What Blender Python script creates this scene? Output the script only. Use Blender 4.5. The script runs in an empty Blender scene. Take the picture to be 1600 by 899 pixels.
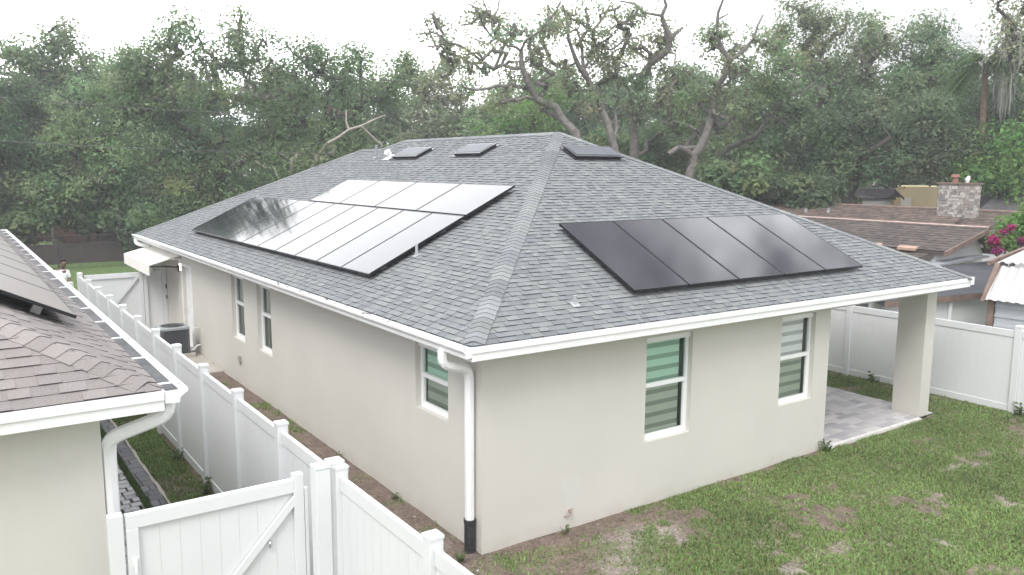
import bpy, math, random
import numpy as np
from mathutils import Vector, Matrix
R = math.radians
rng = np.random.default_rng(7)
random.seed(7)
SC = bpy.context.scene
COL = SC.collection

# ------------------------------------------------------------------ camera
CAM = np.array([-5.2817, -8.2274, 4.8066]); YAW, PIT, ROL, FPX = .60796, .14388, .00519, 1287.6
FW = np.array([math.sin(YAW)*math.cos(PIT), math.cos(YAW)*math.cos(PIT), -math.sin(PIT)])
_r = np.array([math.cos(YAW), -math.sin(YAW), 0]); _u = np.cross(_r, FW)
RT = math.cos(ROL)*_r+math.sin(ROL)*_u; UP = -math.sin(ROL)*_r+math.cos(ROL)*_u
def at(px, py, dist):
    """a point of the place seen at photo position (px,py), dist metres (level distance) from the lens"""
    d = FW*FPX+RT*(px-800)-UP*(py-449.5)
    return CAM+d*(dist/math.hypot(d[0], d[1]))
cd = bpy.data.cameras.new('camera'); cam = bpy.data.objects.new('camera', cd); COL.objects.link(cam)
cd.sensor_width = 36; cd.lens = FPX/1600*36; cd.clip_start = .05; cd.clip_end = 3000
cam.matrix_world = Matrix(((RT[0], UP[0], -FW[0], CAM[0]), (RT[1], UP[1], -FW[1], CAM[1]), (RT[2], UP[2], -FW[2], CAM[2]), (0, 0, 0, 1)))
SC.camera = cam

# ------------------------------------------------------------------ materials
def nmat(name):
    m = bpy.data.materials.new(name); m.use_nodes = True
    return m, m.node_tree.nodes, m.node_tree.links, m.node_tree.nodes['Principled BSDF']
def noise(n, l, scale, detail=4, vec=None, rough=.55):
    t = n.new('ShaderNodeTexNoise'); t.inputs['Scale'].default_value = scale
    t.inputs['Detail'].default_value = detail; t.inputs['Roughness'].default_value = rough
    if vec is not None: l.new(vec, t.inputs['Vector'])
    return t.outputs['Fac']
def coords(n, l, scale=(1, 1, 1)):
    t = n.new('ShaderNodeTexCoord'); mp = n.new('ShaderNodeMapping'); mp.inputs['Scale'].default_value = scale
    l.new(t.outputs['Object'], mp.inputs['Vector']); return mp.outputs['Vector']
def ramp(n, l, src, a, b, pa=.3, pb=.7):
    r = n.new('ShaderNodeMapRange'); r.inputs['From Min'].default_value = pa; r.inputs['From Max'].default_value = pb
    r.inputs['To Min'].default_value = a; r.inputs['To Max'].default_value = b; l.new(src, r.inputs['Value']); return r.outputs['Result']
def mixc(n, l, fac, a, b, mode='MIX'):
    m = n.new('ShaderNodeMix'); m.data_type = 'RGBA'; m.blend_type = mode
    for s, k in ((fac, 0), (a, 6), (b, 7)):
        if hasattr(s, 'is_output'): l.new(s, m.inputs[k])
        elif k == 0: m.inputs[k].default_value = s
        else: m.inputs[k].default_value = (*s, 1) if len(s) == 3 else s
    return m.outputs[2]
def mul(n, l, a, b):
    m = n.new('ShaderNodeMath'); m.operation = 'MULTIPLY'
    for s, k in ((a, 0), (b, 1)):
        if hasattr(s, 'is_output'): l.new(s, m.inputs[k])
        else: m.inputs[k].default_value = s
    return m.outputs[0]
def bump(n, l, p, h, strength, dist=.01):
    b = n.new('ShaderNodeBump'); b.inputs['Strength'].default_value = strength; b.inputs['Distance'].default_value = dist
    l.new(h, b.inputs['Height']); l.new(b.outputs['Normal'], p.inputs['Normal'])
def pm(name, col, rough=.6, metal=0, var=0, vscale=3, bmp=0, bscale=40, ior=1.45, dirt=None, stretch=(1, 1, 1), spec=.5):
    """plain painted / moulded surface with mottled colour, optional dirt tone and bump"""
    m, n, l, p = nmat(name)
    p.inputs['Roughness'].default_value = rough; p.inputs['Metallic'].default_value = metal; p.inputs['IOR'].default_value = ior
    p.inputs['Specular IOR Level'].default_value = spec
    v = coords(n, l, stretch); c = col
    f = noise(n, l, vscale, 5, v)
    if var: c = mixc(n, l, ramp(n, l, f, 0, 1), tuple(x*(1-var) for x in col), tuple(x*(1+var) for x in col))
    if dirt: c = mixc(n, l, ramp(n, l, noise(n, l, vscale*2.3, 6, v, .7), 0, .5, .55, .75), c, dirt)
    if hasattr(c, 'is_output'): l.new(c, p.inputs['Base Color'])
    else: p.inputs['Base Color'].default_value = (*c, 1)
    if bmp: bump(n, l, p, noise(n, l, bscale, 4, v), bmp)
    return m
def attr_mat(name, rough=.85, fine=60, fvar=.25, bmp=.3, spec=.3, transl=0, dist=.006):
    """colour comes from each shingle / stone / leaf (its own colour), with a fine grain over it"""
    m, n, l, p = nmat(name)
    a = n.new('ShaderNodeAttribute'); a.attribute_name = 'Col'
    p.inputs['Roughness'].default_value = rough; p.inputs['Specular IOR Level'].default_value = spec
    c = a.outputs['Color']
    if fine:
        g = noise(n, l, fine, 3, coords(n, l)); k = ramp(n, l, g, 1-fvar, 1+fvar, .3, .7)
        cb = n.new('ShaderNodeCombineColor')
        for i in range(3): l.new(k, cb.inputs[i])
        c = mixc(n, l, 1., c, cb.outputs[0], 'MULTIPLY')
        if bmp: bump(n, l, p, g, bmp, dist)
    l.new(c, p.inputs['Base Color'])
    if transl:
        t = n.new('ShaderNodeBsdfTranslucent'); l.new(c, t.inputs['Color'])
        mx = n.new('ShaderNodeMixShader'); mx.inputs[0].default_value = transl
        l.new(p.outputs[0], mx.inputs[1]); l.new(t.outputs[0], mx.inputs[2])
        l.new(mx.outputs[0], n['Material Output'].inputs['Surface'])
    return m

def stucco(name, col):
    m, n, l, p = nmat(name); v = coords(n, l)
    big = noise(n, l, .7, 5, v); streak = noise(n, l, 1.0, 4, coords(n, l, (5, 5, .35)))
    c = mixc(n, l, ramp(n, l, big, 0, 1), tuple(x*.965 for x in col), tuple(x*1.03 for x in col))
    c = mixc(n, l, ramp(n, l, streak, 0, .05, .45, .75), c, tuple(x*y for x, y in zip(col, (.80, .78, .76))))
    sx = n.new('ShaderNodeSeparateXYZ'); tc = n.new('ShaderNodeTexCoord'); l.new(tc.outputs['Object'], sx.inputs[0])
    low = mul(n, l, ramp(n, l, sx.outputs['Z'], .42, 0, .0, .20), ramp(n, l, noise(n, l, 4, 6, v, .7), .1, 1, .35, .7))
    c = mixc(n, l, low, c, (.38, .32, .26))                       # splashed soil along the foot of the wall
    l.new(c, p.inputs['Base Color']); p.inputs['Roughness'].default_value = .85; p.inputs['Specular IOR Level'].default_value = .25
    bump(n, l, p, noise(n, l, 55, 5, v, .7), .25, .012)
    return m
M = {}
M['stucco'] = stucco('stucco_paint', (.58, .568, .528))
M['stucco_cream'] = stucco('cream_stucco_paint', (.60, .59, .545))
M['white'] = pm('white_aluminium', (.80, .81, .82), .4, var=.03, vscale=2, dirt=(.68, .67, .64))
M['vinyl'] = pm('white_vinyl', (.665, .68, .695), .38, var=.02, vscale=1.2, dirt=(.67, .675, .67))
M['gutter_leaf'] = pm('gutter_silt', (.032, .035, .04), .6, var=.5, vscale=9, bmp=.4, bscale=30, dirt=(.075, .065, .055))
M['shingle'] = attr_mat('asphalt_shingle', .92, 150, .30, .5, .2)
M['cap'] = M['shingle']
M['deck'] = pm('dark_underlay', (.07, .07, .075), .95)
M['deckshingle'] = pm('asphalt_shingle_far', (.2, .21, .22), .95, var=.25, vscale=9)
M['frame'] = pm('white_window_frame', (.82, .83, .84), .35, var=.02)
M['panel_frame'] = pm('black_anodised', (.018, .018, .022), .35, metal=.3, var=.2)
M['mount'] = pm('mill_aluminium', (.5, .5, .5), .35, metal=.9)
M['black'] = pm('black_plastic', (.028, .028, .03), .5, var=.3, vscale=8, dirt=(.12, .11, .10))
M['steel'] = pm('galvanised_steel', (.55, .57, .60), .38, metal=.75, var=.12, vscale=9)
M['dullsteel'] = pm('dull_lead', (.36, .38, .40), .6, var=.15, vscale=12)
M['darkmetal'] = pm('dark_bronze_metal', (.035, .038, .045), .35, metal=.4, var=.2)
M['concrete'] = pm('concrete', (.42, .39, .35), .9, var=.12, vscale=4, bmp=.25, bscale=60, dirt=(.28, .24, .2))
M['awning'] = pm('ivory_canvas', (.82, .80, .77), .8, var=.03, vscale=3)
M['acgrey'] = pm('grey_enamel', (.10, .105, .115), .45, var=.1, vscale=5)
M['acfin'] = pm('condenser_fins', (.075, .078, .085), .55, var=.25, vscale=30)
M['bark'] = pm('oak_bark', (.16, .148, .14), .95, var=.35, vscale=6, bmp=.8, bscale=14, dirt=(.26, .26, .23))
M['bark_dark'] = pm('dark_oak_bark', (.085, .075, .068), .95, var=.35, vscale=5, bmp=.8, bscale=14, dirt=(.13, .12, .11))
M['bark_pale'] = pm('weathered_wood', (.34, .31, .28), .9, var=.25, vscale=6, bmp=.6, bscale=16)
M['leaf'] = attr_mat('leaf', .6, 0, 0, 0, .25, .5)
M['grass'] = attr_mat('grass_blade', .6, 0, 0, 0, .3, .25)
M['stone'] = attr_mat('paver_stone', .85, 70, .12, .35, .3)
M['moss'] = pm('spanish_moss', (.22, .23, .20), .95, var=.2, vscale=6)
M['void'] = pm('unlit_room', (.5, .52, .50), .9)
M['wire'] = pm('cable_jacket', (.10, .10, .10), .6)
M['yellow'] = pm('yellow_siding', (.70, .60, .38), .8, var=.08, vscale=.8, dirt=(.55, .47, .33))
M['darkroof'] = pm('charcoal_shingle', (.075, .07, .075), .95, var=.35, vscale=4, bmp=.6, bscale=9)
M['pvc'] = pm('white_pvc', (.70, .71, .72), .35, var=.02)

def solar_mat():
    m, n, l, p = nmat('solar_glass')
    v = coords(n, l)
    f = noise(n, l, 1.2, 4, v)
    l.new(mixc(n, l, ramp(n, l, f, 0, 1), (.010, .012, .021), (.016, .018, .029)), p.inputs['Base Color'])
    p.inputs['Specular Tint'].default_value = (1, .965, .92, 1); p.inputs['Roughness'].default_value = .065; p.inputs['IOR'].default_value = 1.45
    bump(n, l, p, noise(n, l, 1.6, 2, v), .05, .01)
    return m
M['solar'] = solar_mat()
def glass_mat(name, tint, gloss=.16):
    m, n, l, p = nmat(name)
    p.inputs['Base Color'].default_value = (*tint, 1); p.inputs['Roughness'].default_value = .03
    p.inputs['IOR'].default_value = 1.5
    tr = n.new('ShaderNodeBsdfTransparent'); tr.inputs['Color'].default_value = (*tint, 1)
    gl = n.new('ShaderNodeBsdfGlossy'); gl.inputs['Roughness'].default_value = .03; gl.inputs['Color'].default_value = (.9, .95, .93, 1)
    lw = n.new('ShaderNodeFresnel'); lw.inputs['IOR'].default_value = 1.33
    mx = n.new('ShaderNodeMixShader'); l.new(lw.outputs[0], mx.inputs[0])
    l.new(tr.outputs[0], mx.inputs[1]); l.new(gl.outputs[0], mx.inputs[2])
    l.new(mx.outputs[0], n['Material Output'].inputs['Surface']); return m
M['glass_green'] = glass_mat('green_tinted_glass', (.74, .92, .84))
M['glass_blue'] = glass_mat('pale_blue_glass', (.97, .985, 1.))
M['glass_grey'] = glass_mat('screened_glass', (.76, .81, .76))
M['blind_light'] = pm('ivory_blind_band', (.82, .84, .80), .8)
M['blind_dark'] = pm('sheer_blind_band', (.46, .48, .45), .8)

# ------------------------------------------------------------------ mesh helpers
WORLD = {}
def tag(o, label=None, cat=None, group=None, kind=None):
    if label: o['label'] = label
    if cat: o['category'] = cat
    if group: o['group'] = group
    if kind: o['kind'] = kind
    return o
def thing(name, label, cat, loc=(0, 0, 0), group=None):
    o = bpy.data.objects.new(name, None); COL.objects.link(o); o.location = loc; o.empty_display_size = .2
    WORLD[o.name] = np.array(loc, float)
    return tag(o, label, cat, group)
def origin(parent): return WORLD.get(parent.name, np.zeros(3)) if parent is not None else np.zeros(3)
def link(me, name, mat, parent, org):
    me.materials.append(mat)
    o = bpy.data.objects.new(name, me); COL.objects.link(o)
    if parent is not None: o.parent = parent; WORLD[o.name] = org
    else: o.location = org; WORLD[o.name] = np.array(org, float)
    return o
def np_mesh(name, V, F, mat, parent=None, colors=None, smooth=False, base=None):
    """V (n,3) world coordinates, F (m,k) faces all with k corners, colours per face"""
    org = origin(parent) if parent is not None else (np.array(base, float) if base is not None else np.zeros(3))
    V = np.asarray(V, np.float32)-org.astype(np.float32); F = np.asarray(F, np.int32)
    me = bpy.data.meshes.new(name); k = F.shape[1]
    me.vertices.add(len(V)); me.vertices.foreach_set('co', V.ravel())
    me.loops.add(F.size); me.loops.foreach_set('vertex_index', F.ravel())
    me.polygons.add(len(F)); me.polygons.foreach_set('loop_start', np.arange(0, F.size, k, dtype=np.int32))
    if colors is not None:
        a = me.attributes.new('Col', 'FLOAT_COLOR', 'FACE')
        a.data.foreach_set('color', np.concatenate([colors, np.ones((len(F), 1))], 1).astype(np.float32).ravel())
    me.update(calc_edges=True); me.validate()
    if smooth: me.polygons.foreach_set('use_smooth', np.ones(len(F), bool))
    return link(me, name, mat, parent, org)
class MB:
    def __init__(s): s.v = []; s.f = []; s.c = []; s.cur = None
    def poly(s, pts):
        i = len(s.v); s.v += [tuple(p) for p in pts]; s.f.append(tuple(range(i, i+len(pts)))); s.c.append(s.cur); return s
    def box(s, x0, y0, z0, x1, y1, z1):
        return s.hexa([(x0, y0, z0), (x1, y0, z0), (x1, y1, z0), (x0, y1, z0), (x0, y0, z1), (x1, y0, z1), (x1, y1, z1), (x0, y1, z1)])
    def hexa(s, p):
        i = len(s.v); s.v += [tuple(q) for q in p]
        for q in ((3, 2, 1, 0), (4, 5, 6, 7), (0, 1, 5, 4), (1, 2, 6, 5), (2, 3, 7, 6), (3, 0, 4, 7)):
            s.f.append(tuple(i+k for k in q)); s.c.append(s.cur)
        return s
    def obox(s, c, ax, ay, az):
        c, ax, ay, az = map(lambda q: np.array(q, float), (c, ax, ay, az))
        return s.hexa([c-ax-ay-az, c+ax-ay-az, c+ax+ay-az, c-ax+ay-az, c-ax-ay+az, c+ax-ay+az, c+ax+ay+az, c-ax+ay+az])
    def tube(s, path, rad, n=8, cap=True, sq=None):
        path = [np.array(p, float) for p in path]; m = len(path)
        rad = [rad]*m if not hasattr(rad, '__len__') else rad
        i0 = len(s.v); ref = None
        for k in range(m):
            t = path[min(k+1, m-1)]-path[max(k-1, 0)]; t /= np.linalg.norm(t)+1e-9
            if ref is None: ref = np.array([0, 0, 1.]) if abs(t[2]) < .9 else np.array([1., 0, 0])
            a = np.cross(t, ref); a /= np.linalg.norm(a)+1e-9; b = np.cross(a, t); ref = b
            for j in range(n):
                an = 2*math.pi*(j+.5)/n; s.v.append(tuple(path[k]+rad[k]*(math.cos(an)*a*(sq or 1)+math.sin(an)*b)))
        for k in range(m-1):
            for j in range(n):
                a0 = i0+k*n+j; a1 = i0+k*n+(j+1) % n
                s.f.append((a0, a1, a1+n, a0+n)); s.c.append(s.cur)
        if cap:
            s.f.append(tuple(i0+j for j in range(n))[::-1]); s.c.append(s.cur)
            s.f.append(tuple(i0+(m-1)*n+j for j in range(n))); s.c.append(s.cur)
        return s
    def extrude(s, prof, fn, closed=True, caps=True):
        """profile points -> fn(p, end) for end 0 and 1"""
        a = [fn(p, 0) for p in prof]; b = [fn(p, 1) for p in prof]; n = len(prof)
        i = len(s.v); s.v += [tuple(q) for q in a+b]
        for k in range(n if closed else n-1):
            j = (k+1) % n; s.f.append((i+k, i+j, i+n+j, i+n+k)); s.c.append(s.cur)
        if caps and closed:
            s.f.append(tuple(range(i+n-1, i-1, -1))); s.f.append(tuple(range(i+n, i+2*n))); s.c += [s.cur]*2
        return s
    def build(s, name, mat, parent=None, smooth=False, base=None, bevel=0):
        org = origin(parent) if parent is not None else (np.array(base, float) if base is not None else np.zeros(3))
        me = bpy.data.meshes.new(name)
        me.from_pydata([tuple(np.array(v)-org) for v in s.v], [], s.f)
        if any(c is not None for c in s.c):
            a = me.attributes.new('Col', 'FLOAT_COLOR', 'FACE')
            a.data.foreach_set('color', np.array([(*(c or (.2, .2, .2)), 1) for c in s.c], np.float32).ravel())
        me.update()
        if smooth:
            me.polygons.foreach_set('use_smooth', np.ones(len(me.polygons), bool))
        o = link(me, name, mat, parent, org)
        if bevel:
            b = o.modifiers.new('bevel', 'BEVEL'); b.width = bevel; b.segments = 2; b.limit_method = 'ANGLE'
        return o

def vnoise(x, y, seed=0):
    xi = np.floor(x).astype(int); yi = np.floor(y).astype(int); xf = x-xi; yf = y-yi
    def h(a, b):
        k = (a*374761393+b*668265263+seed*1442695041) & 0x7fffffff
        k = ((k ^ (k >> 13))*1274126177) & 0x7fffffff
        return ((k ^ (k >> 16)) & 0xffff)/65535.
    u = xf*xf*(3-2*xf); v = yf*yf*(3-2*yf)
    return (h(xi, yi)*(1-u)+h(xi+1, yi)*u)*(1-v)+(h(xi, yi+1)*(1-u)+h(xi+1, yi+1)*u)*v
def fbm(x, y, f=1., o=4, seed=0):
    s = 0; a = .5; t = 0
    for i in range(o):
        s = s+a*vnoise(x*f+17.3*i, y*f-9.1*i, seed+i); t += a; a *= .5; f *= 2.03
    return s/t

# ------------------------------------------------------------------ shingle roofs
def clip(poly, a, b):
    """keep the part of a 2D polygon on the left of a->b"""
    out = []; n = len(poly); e = (b[0]-a[0], b[1]-a[1])
    d = [e[0]*(p[1]-a[1])-e[1]*(p[0]-a[0]) for p in poly]
    for i in range(n):
        j = (i+1) % n
        if d[i] >= 0: out.append(poly[i])
        if (d[i] > 0) != (d[j] > 0) and d[i] != d[j]:
            t = d[i]/(d[i]-d[j]); out.append((poly[i][0]+t*(poly[j][0]-poly[i][0]), poly[i][1]+t*(poly[j][1]-poly[i][1])))
    return out
def shingles(mb, polys, O, U, V, pal, expo=.143, seed=1, umax=20, vmax=7, u0=-1., ws=1.):
    """courses of shingle tabs on a slope: O origin, U along the eave, V up the slope, polys convex (u,v) outlines"""
    rd = random.Random(seed); O, U, V = map(lambda q: np.array(q, float), (O, U, V)); N = np.cross(U, V); N /= np.linalg.norm(N)
    for i in range(int(vmax/expo)+1):
        v0 = i*expo-.008; v1 = v0+expo+.02; u = u0-rd.random()*.3; thick = False
        while u < umax:
            w = ws*(rd.uniform(.10, .22) if thick else rd.uniform(.12, .30))
            t = .0165 if thick else .008
            k = rd.choice(pal); j = .96*rd.uniform(.955, 1.045)*(.965 if not thick else 1.03); c = tuple(x*j for x in k)
            vb = v0 if thick else v0+rd.uniform(0, .004)
            quad = [(u, vb), (u+w, vb), (u+w, v1), (u, v1)]
            for pg in polys:
                q = quad
                for a in range(len(pg)):
                    q = clip(q, pg[a], pg[(a+1) % len(pg)])
                    if len(q) < 3: break
                if len(q) < 3: continue
                top = [O+U*p[0]+V*p[1]+N*(t+(.001-t)*min(1, max(0, (p[1]-vb)/(v1-vb)))) for p in q]
                mb.cur = c; mb.poly(top)
                for a in range(len(q)):
                    b = (a+1) % len(q)
                    lowedge = abs(q[a][1]-vb) < 1e-6 and abs(q[b][1]-vb) < 1e-6
                    side = thick and abs(q[a][0]-q[b][0]) < 1e-6
                    if lowedge or side:
                        mb.cur = tuple(x*.42 for x in c)          # cut edge coloured dark to draw the shadow line under each tab
                        pa = O+U*q[a][0]+V*q[a][1]-N*.012; pb = O+U*q[b][0]+V*q[b][1]-N*.012
                        mb.poly([top[b], top[a], pa, pb])
            u += w; thick = not thick if rd.random() < .8 else thick
    mb.cur = None
def caps_along(mb, A, B, nl, nr, pal, half=.135, expo=.115, seed=3, lift=.013, tooth=.010):
    """ridge / hip cap shingles bent over the line A->B (A is the low end); nl and nr lead down either slope"""
    rd = random.Random(seed); A, B, nl, nr = map(lambda q: np.array(q, float), (A, B, nl, nr))
    L = np.linalg.norm(B-A); d = (B-A)/L; n = int(L/expo)
    up = -(nl+nr); up /= np.linalg.norm(up)
    run = rd.choice(pal); left = 0
    for i in range(n):
        if left <= 0: kq = rd.uniform(.9, 1.12); run = tuple(x*kq for x in rd.choice(pal)); left = rd.randint(2, 5)
        left -= 1
        kq = rd.uniform(.93, 1.07); c = tuple(x*kq for x in run)
        p = A+d*(i*expo); q = p+d*(expo+.04)
        z0 = up*(lift+tooth); z1 = up*(lift+.001); hs = half*rd.uniform(.96, 1.04)
        r = .12                                                 # softened crest
        def row(pt, z):
            return [pt+nl*hs+z, pt+nl*hs*r+z*1.0+up*.004, pt+nr*hs*r+z*1.0+up*.004, pt+nr*hs+z]
        a = row(p, z0); b = row(q, z1); mb.cur = c
        for k in range(3): mb.poly([a[k], a[k+1], b[k+1], b[k]])
        mb.cur = tuple(x*.55 for x in c)
        for k in range(3): mb.poly([a[k+1], a[k], a[k]-up*.03, a[k+1]-up*.03])
        mb.poly([a[0], b[0], b[0]-up*.03, a[0]-up*.03]); mb.poly([b[3], a[3], a[3]-up*.03, b[3]-up*.03])
    mb.cur = None
def unit(v): v = np.array(v, float); return v/np.linalg.norm(v)

GREY = [(.205, .219, .230), (.188, .202, .214), (.222, .236, .244), (.178, .192, .204), (.212, .227, .229), (.202, .213, .225), (.232, .247, .248)]
TAUPE = [(.242, .226, .222), (.228, .213, .210), (.253, .236, .229), (.218, .204, .203), (.248, .229, .224), (.236, .220, .214)]

def wall_plane(mb, a0, a1, z0, z1, openings, pt, depth):
    """wall face with rectangular openings and their reveals; pt(a, z, d) -> world, d metres behind the face"""
    As = sorted({a0, a1, *[o[0] for o in openings], *[o[1] for o in openings]}); Zs = sorted({z0, z1, *[o[2] for o in openings], *[o[3] for o in openings]})
    for i in range(len(As)-1):
        for j in range(len(Zs)-1):
            ca, cz = (As[i]+As[i+1])/2, (Zs[j]+Zs[j+1])/2
            if any(o[0] < ca < o[1] and o[2] < cz < o[3] for o in openings): continue
            mb.poly([pt(As[i], Zs[j], 0), pt(As[i+1], Zs[j], 0), pt(As[i+1], Zs[j+1], 0), pt(As[i], Zs[j+1], 0)])
    for o in openings:
        q = [(o[0], o[2]), (o[1], o[2]), (o[1], o[3]), (o[0], o[3])]
        for k in range(4):
            a, b = q[k], q[(k+1) % 4]
            mb.poly([pt(*a, 0), pt(*a, depth), pt(*b, depth), pt(*b, 0)])

# ================================================================== THE MAIN HOUSE
TP, HE, OV, W = .4886, 2.7744, .3763, 10.5203
XR = W/2; ZR = HE+TP*(XR+OV); YA, YB = XR, 11.95
LX, LY0, LY1 = 4.78, 12.43, 13.70; ZL = HE+TP*(LX+OV); YE = LY1+LX+OV        # wing ridge and far eave
house = thing('house', 'grey-shingled single-storey beige stucco house in the middle with solar panels on its roof', 'house', (0, 0, 0))
ptL = lambda a, z, d: (d, a, z)
ptB = lambda a, z, d: (a, d, z)
OPL = [(.81, 1.70, 1.50, 2.45), (7.75, 8.60, 1.03, 2.45), (9.52, 10.40, 1.0, 2.45), (13.98, 14.92, .03, 2.16)]
OPB = [(2.76, 3.69, .925, 2.45), (5.75, 6.64, .97, 2.455)]
XW = 7.05; WH = 2.60
mb = MB()
wall_plane(mb, -.0, YE-.376, -.3, WH, OPL, lambda a, z, d: (d, a, z), .14)
wall_plane(mb, 0, XW, -.3, WH, OPB, ptB, .14)
YL = 3.1
mb.poly([(XW, 0, -.3), (XW, YL, -.3), (XW, YL, WH), (XW, 0, WH)])                   # lanai return wall
mb.poly([(XW, YL, -.3), (W, YL, -.3), (W, YL, WH), (XW, YL, WH)])
mb.poly([(W, YL, -.3), (W, 17.2, -.3), (W, 17.2, WH), (W, YL, WH)])
mb.poly([(W, 17.2, -.3), (9.56, 17.2, -.3), (9.56, 17.2, WH), (W, 17.2, WH)])
mb.poly([(9.56, 17.2, -.3), (9.56, YE-.376, -.3), (9.56, YE-.376, WH), (9.56, 17.2, WH)])
mb.poly([(9.56, YE-.376, -.3), (0, YE-.376, -.3), (0, YE-.376, WH), (9.56, YE-.376, WH)])
wall = mb.build('wall', M['stucco'], house)
mb = MB()                                                                           # unlit rooms behind the windows
mb.box(.16, .16, .0, XW-.1, 13.4, 2.58)
rooms = mb
def room(o, pt, deep=.6):
    m = MB(); a0, a1, z0, z1 = o[0]+.001, o[1]-.001, o[2]+.001, o[3]-.001
    f = [pt(a0, z0, .142), pt(a1, z0, .142), pt(a1, z1, .142), pt(a0, z1, .142)]; b = [pt(a0, z0, deep), pt(a1, z0, deep), pt(a1, z1, deep), pt(a0, z1, deep)]
    for k in range(4): m.poly([f[k], f[(k+1) % 4], b[(k+1) % 4], b[k]])
    m.poly(b); return m
def window(o, pt, zm, up_glass, blind=True, lab=None, gap=.115):
    a0, a1, z0, z1 = o; D = .085
    m = MB(); t = .05
    def bar(p, q, r, s, d0, d1):
        P = [pt(x, z, d) for d in (d1, d0) for x, z in ((p, r), (q, r), (q, s), (p, s))]
        m.hexa(P)
    bar(a0, a1, z0, z0+t, D, D+.05); bar(a0, a1, z1-.085, z1, D-.03, D+.05)
    bar(a0, a0+t, z0+t, z1-t, D, D+.05); bar(a1-t, a1, z0+t, z1-t, D, D+.05)
    bar(a0+t, a1-t, zm-.03, zm+.03, D-.012, D+.05)
    bar(a0+t, a0+t+.022, z0+t, zm-.03, D+.004, D+.05); bar(a1-t-.022, a1-t, z0+t, zm-.03, D+.004, D+.05)
    bar(a0+t+.022, a1-t-.022, z0+t, z0+t+.03, D+.004, D+.05)
    w = m.build('window', M['frame'], house)
    if lab: w['label'] = lab
    for zz0, zz1, gm, dd in ((zm+.03, z1-t, up_glass, .03), (z0+t+.03, zm-.03, M['glass_grey'], .035)):
        q = [pt(x, z, D+dd) for x, z in ((a0+t, zz0), (a1-t, zz0), (a1-t, zz1), (a0+t, zz1))]
        MB().poly(q[::-1] if pt is ptL else q).build('pane', gm, w)      # faces look outward
    if blind:
        lt, dk = MB(), MB(); z = z1-.03; k = 0; b1 = a1-gap; b0 = a0+.06
        while z > z0+.06:
            h = .105 if k % 2 == 0 else .066; zb = max(z-h, z0+.05)
            q = [pt(x, zz, D+.075) for x, zz in ((b0, zb), (b1, zb), (b1, z), (b0, z))]
            q2 = [pt(x, zz, D+.079) for x, zz in ((b0, zb), (b1, zb), (b1, z), (b0, z))]
            mm = lt if k % 2 == 0 else dk; mm.hexa([q[0], q[1], q2[1], q2[0], q[3], q[2], q2[2], q2[3]]); z = zb; k += 1
        lt.build('blind', M['blind_light'], w); dk.build('sheer_band', M['blind_dark'], w)
    else:
        cur = MB(); n = 14
        ptsA = [(a0+.06+(a1-a0-.12)*k/n, D+.09+.012*math.sin(k*2.3)) for k in range(n+1)]
        for k in range(n): cur.poly([pt(ptsA[k][0], z0+.05, ptsA[k][1]), pt(ptsA[k+1][0], z0+.05, ptsA[k+1][1]), pt(ptsA[k+1][0], z1-.05, ptsA[k+1][1]), pt(ptsA[k][0], z1-.05, ptsA[k][1])])
        cur.build('curtain', M['blind_dark'], w)
    s = MB(); P = [pt(x, z, d) for z in (z0-.045, z0+.004) for x, d in ((a0-.03, .02), (a1+.03, .02), (a1+.03, -.02), (a0-.03, -.02))]
    P[4:] = [pt(x, z0-.002, d) for x, d in ((a0-.03, .02), (a1+.03, .02), (a1+.03, -.02), (a0-.03, -.02))]
    room(o, pt).build('interior', M['void'], w)
window(OPB[0], ptB, 1.73, M['glass_green'], True, 'window with green-tinted upper sash and striped blind')
window(OPB[1], ptB, 1.74, M['glass_blue'], True, 'window with pale reflecting upper sash beside the patio opening')
window(OPL[0], ptL, 1.97, M['glass_green'], True, 'small window beside the corner downspout', .055)
window(OPL[1], ptL, 1.80, M['glass_blue'], False); window(OPL[2], ptL, 1.80, M['glass_blue'], False)
# door in the side wall
d = MB(); o = OPL[3]
d.hexa([(.09, o[0], o[2]), (.13, o[0], o[2]), (.13, o[1], o[2]), (.09, o[1], o[2]), (.09, o[0], o[3]), (.13, o[0], o[3]), (.13, o[1], o[3]), (.09, o[1], o[3])])
for a, b in ((.2, 1.0), (1.12, 1.95)): d.box(.082, o[0]+.16, a, .092, o[1]-.16, b)
door = d.build('door', M['frame'], house)
f = MB(); f.box(-.012, o[0]-.07, 0, .08, o[0]-.002, o[3]+.07); f.box(-.012, o[1]+.002, 0, .08, o[1]+.07, o[3]+.07); f.box(-.012, o[0]-.002, o[3]+.002, .08, o[1]+.002, o[3]+.07)
f.build('door_frame', M['frame'], door)
MB().tube([(.09, o[1]-.08, 1.0), (.03, o[1]-.08, 1.0), (.03, o[1]-.20, 1.0)], .013, 6).build('handle', M['steel'], door)
# lanai: beams, pillar, ceiling
mb = MB(); mb.box(XW+.001, 0, 2.47, W, .3, WH); mb.box(W-.32, .301, 2.47, W, YL-.002, WH); mb.build('beam', M['stucco'], house)
mb = MB(); mb.box(10.12, .004, -.3, 10.46, .56, 2.469); mb.build('pillar', M['stucco'], house)
# soffit and fascia
mb = MB()
z0, z1 = 2.602, 2.632
mb.box(-OV, -OV+.03, z0, W+OV, YE-.03, z1); mb.build('soffit', M['white'], house)
mb = MB()
for zz0, zz1, yy in ((2.60, 2.695, 0), (2.697, HE-.004, -.014)):
    mb.box(-OV-.002, -OV-.012+yy, zz0, W+OV+.002, -OV+.028+yy, zz1)
mb.box(W+OV-.026, -OV+.05, 2.60, W+OV, 17.5, HE-.004); mb.box(-OV-.003, -OV+.032, 2.60, -OV+.026, YE, HE-.012)
mb.box(-OV+.028, YE-.026, 2.60, 9.94, YE, HE-.006)
mb.build('fascia', M['white'], house)
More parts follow.
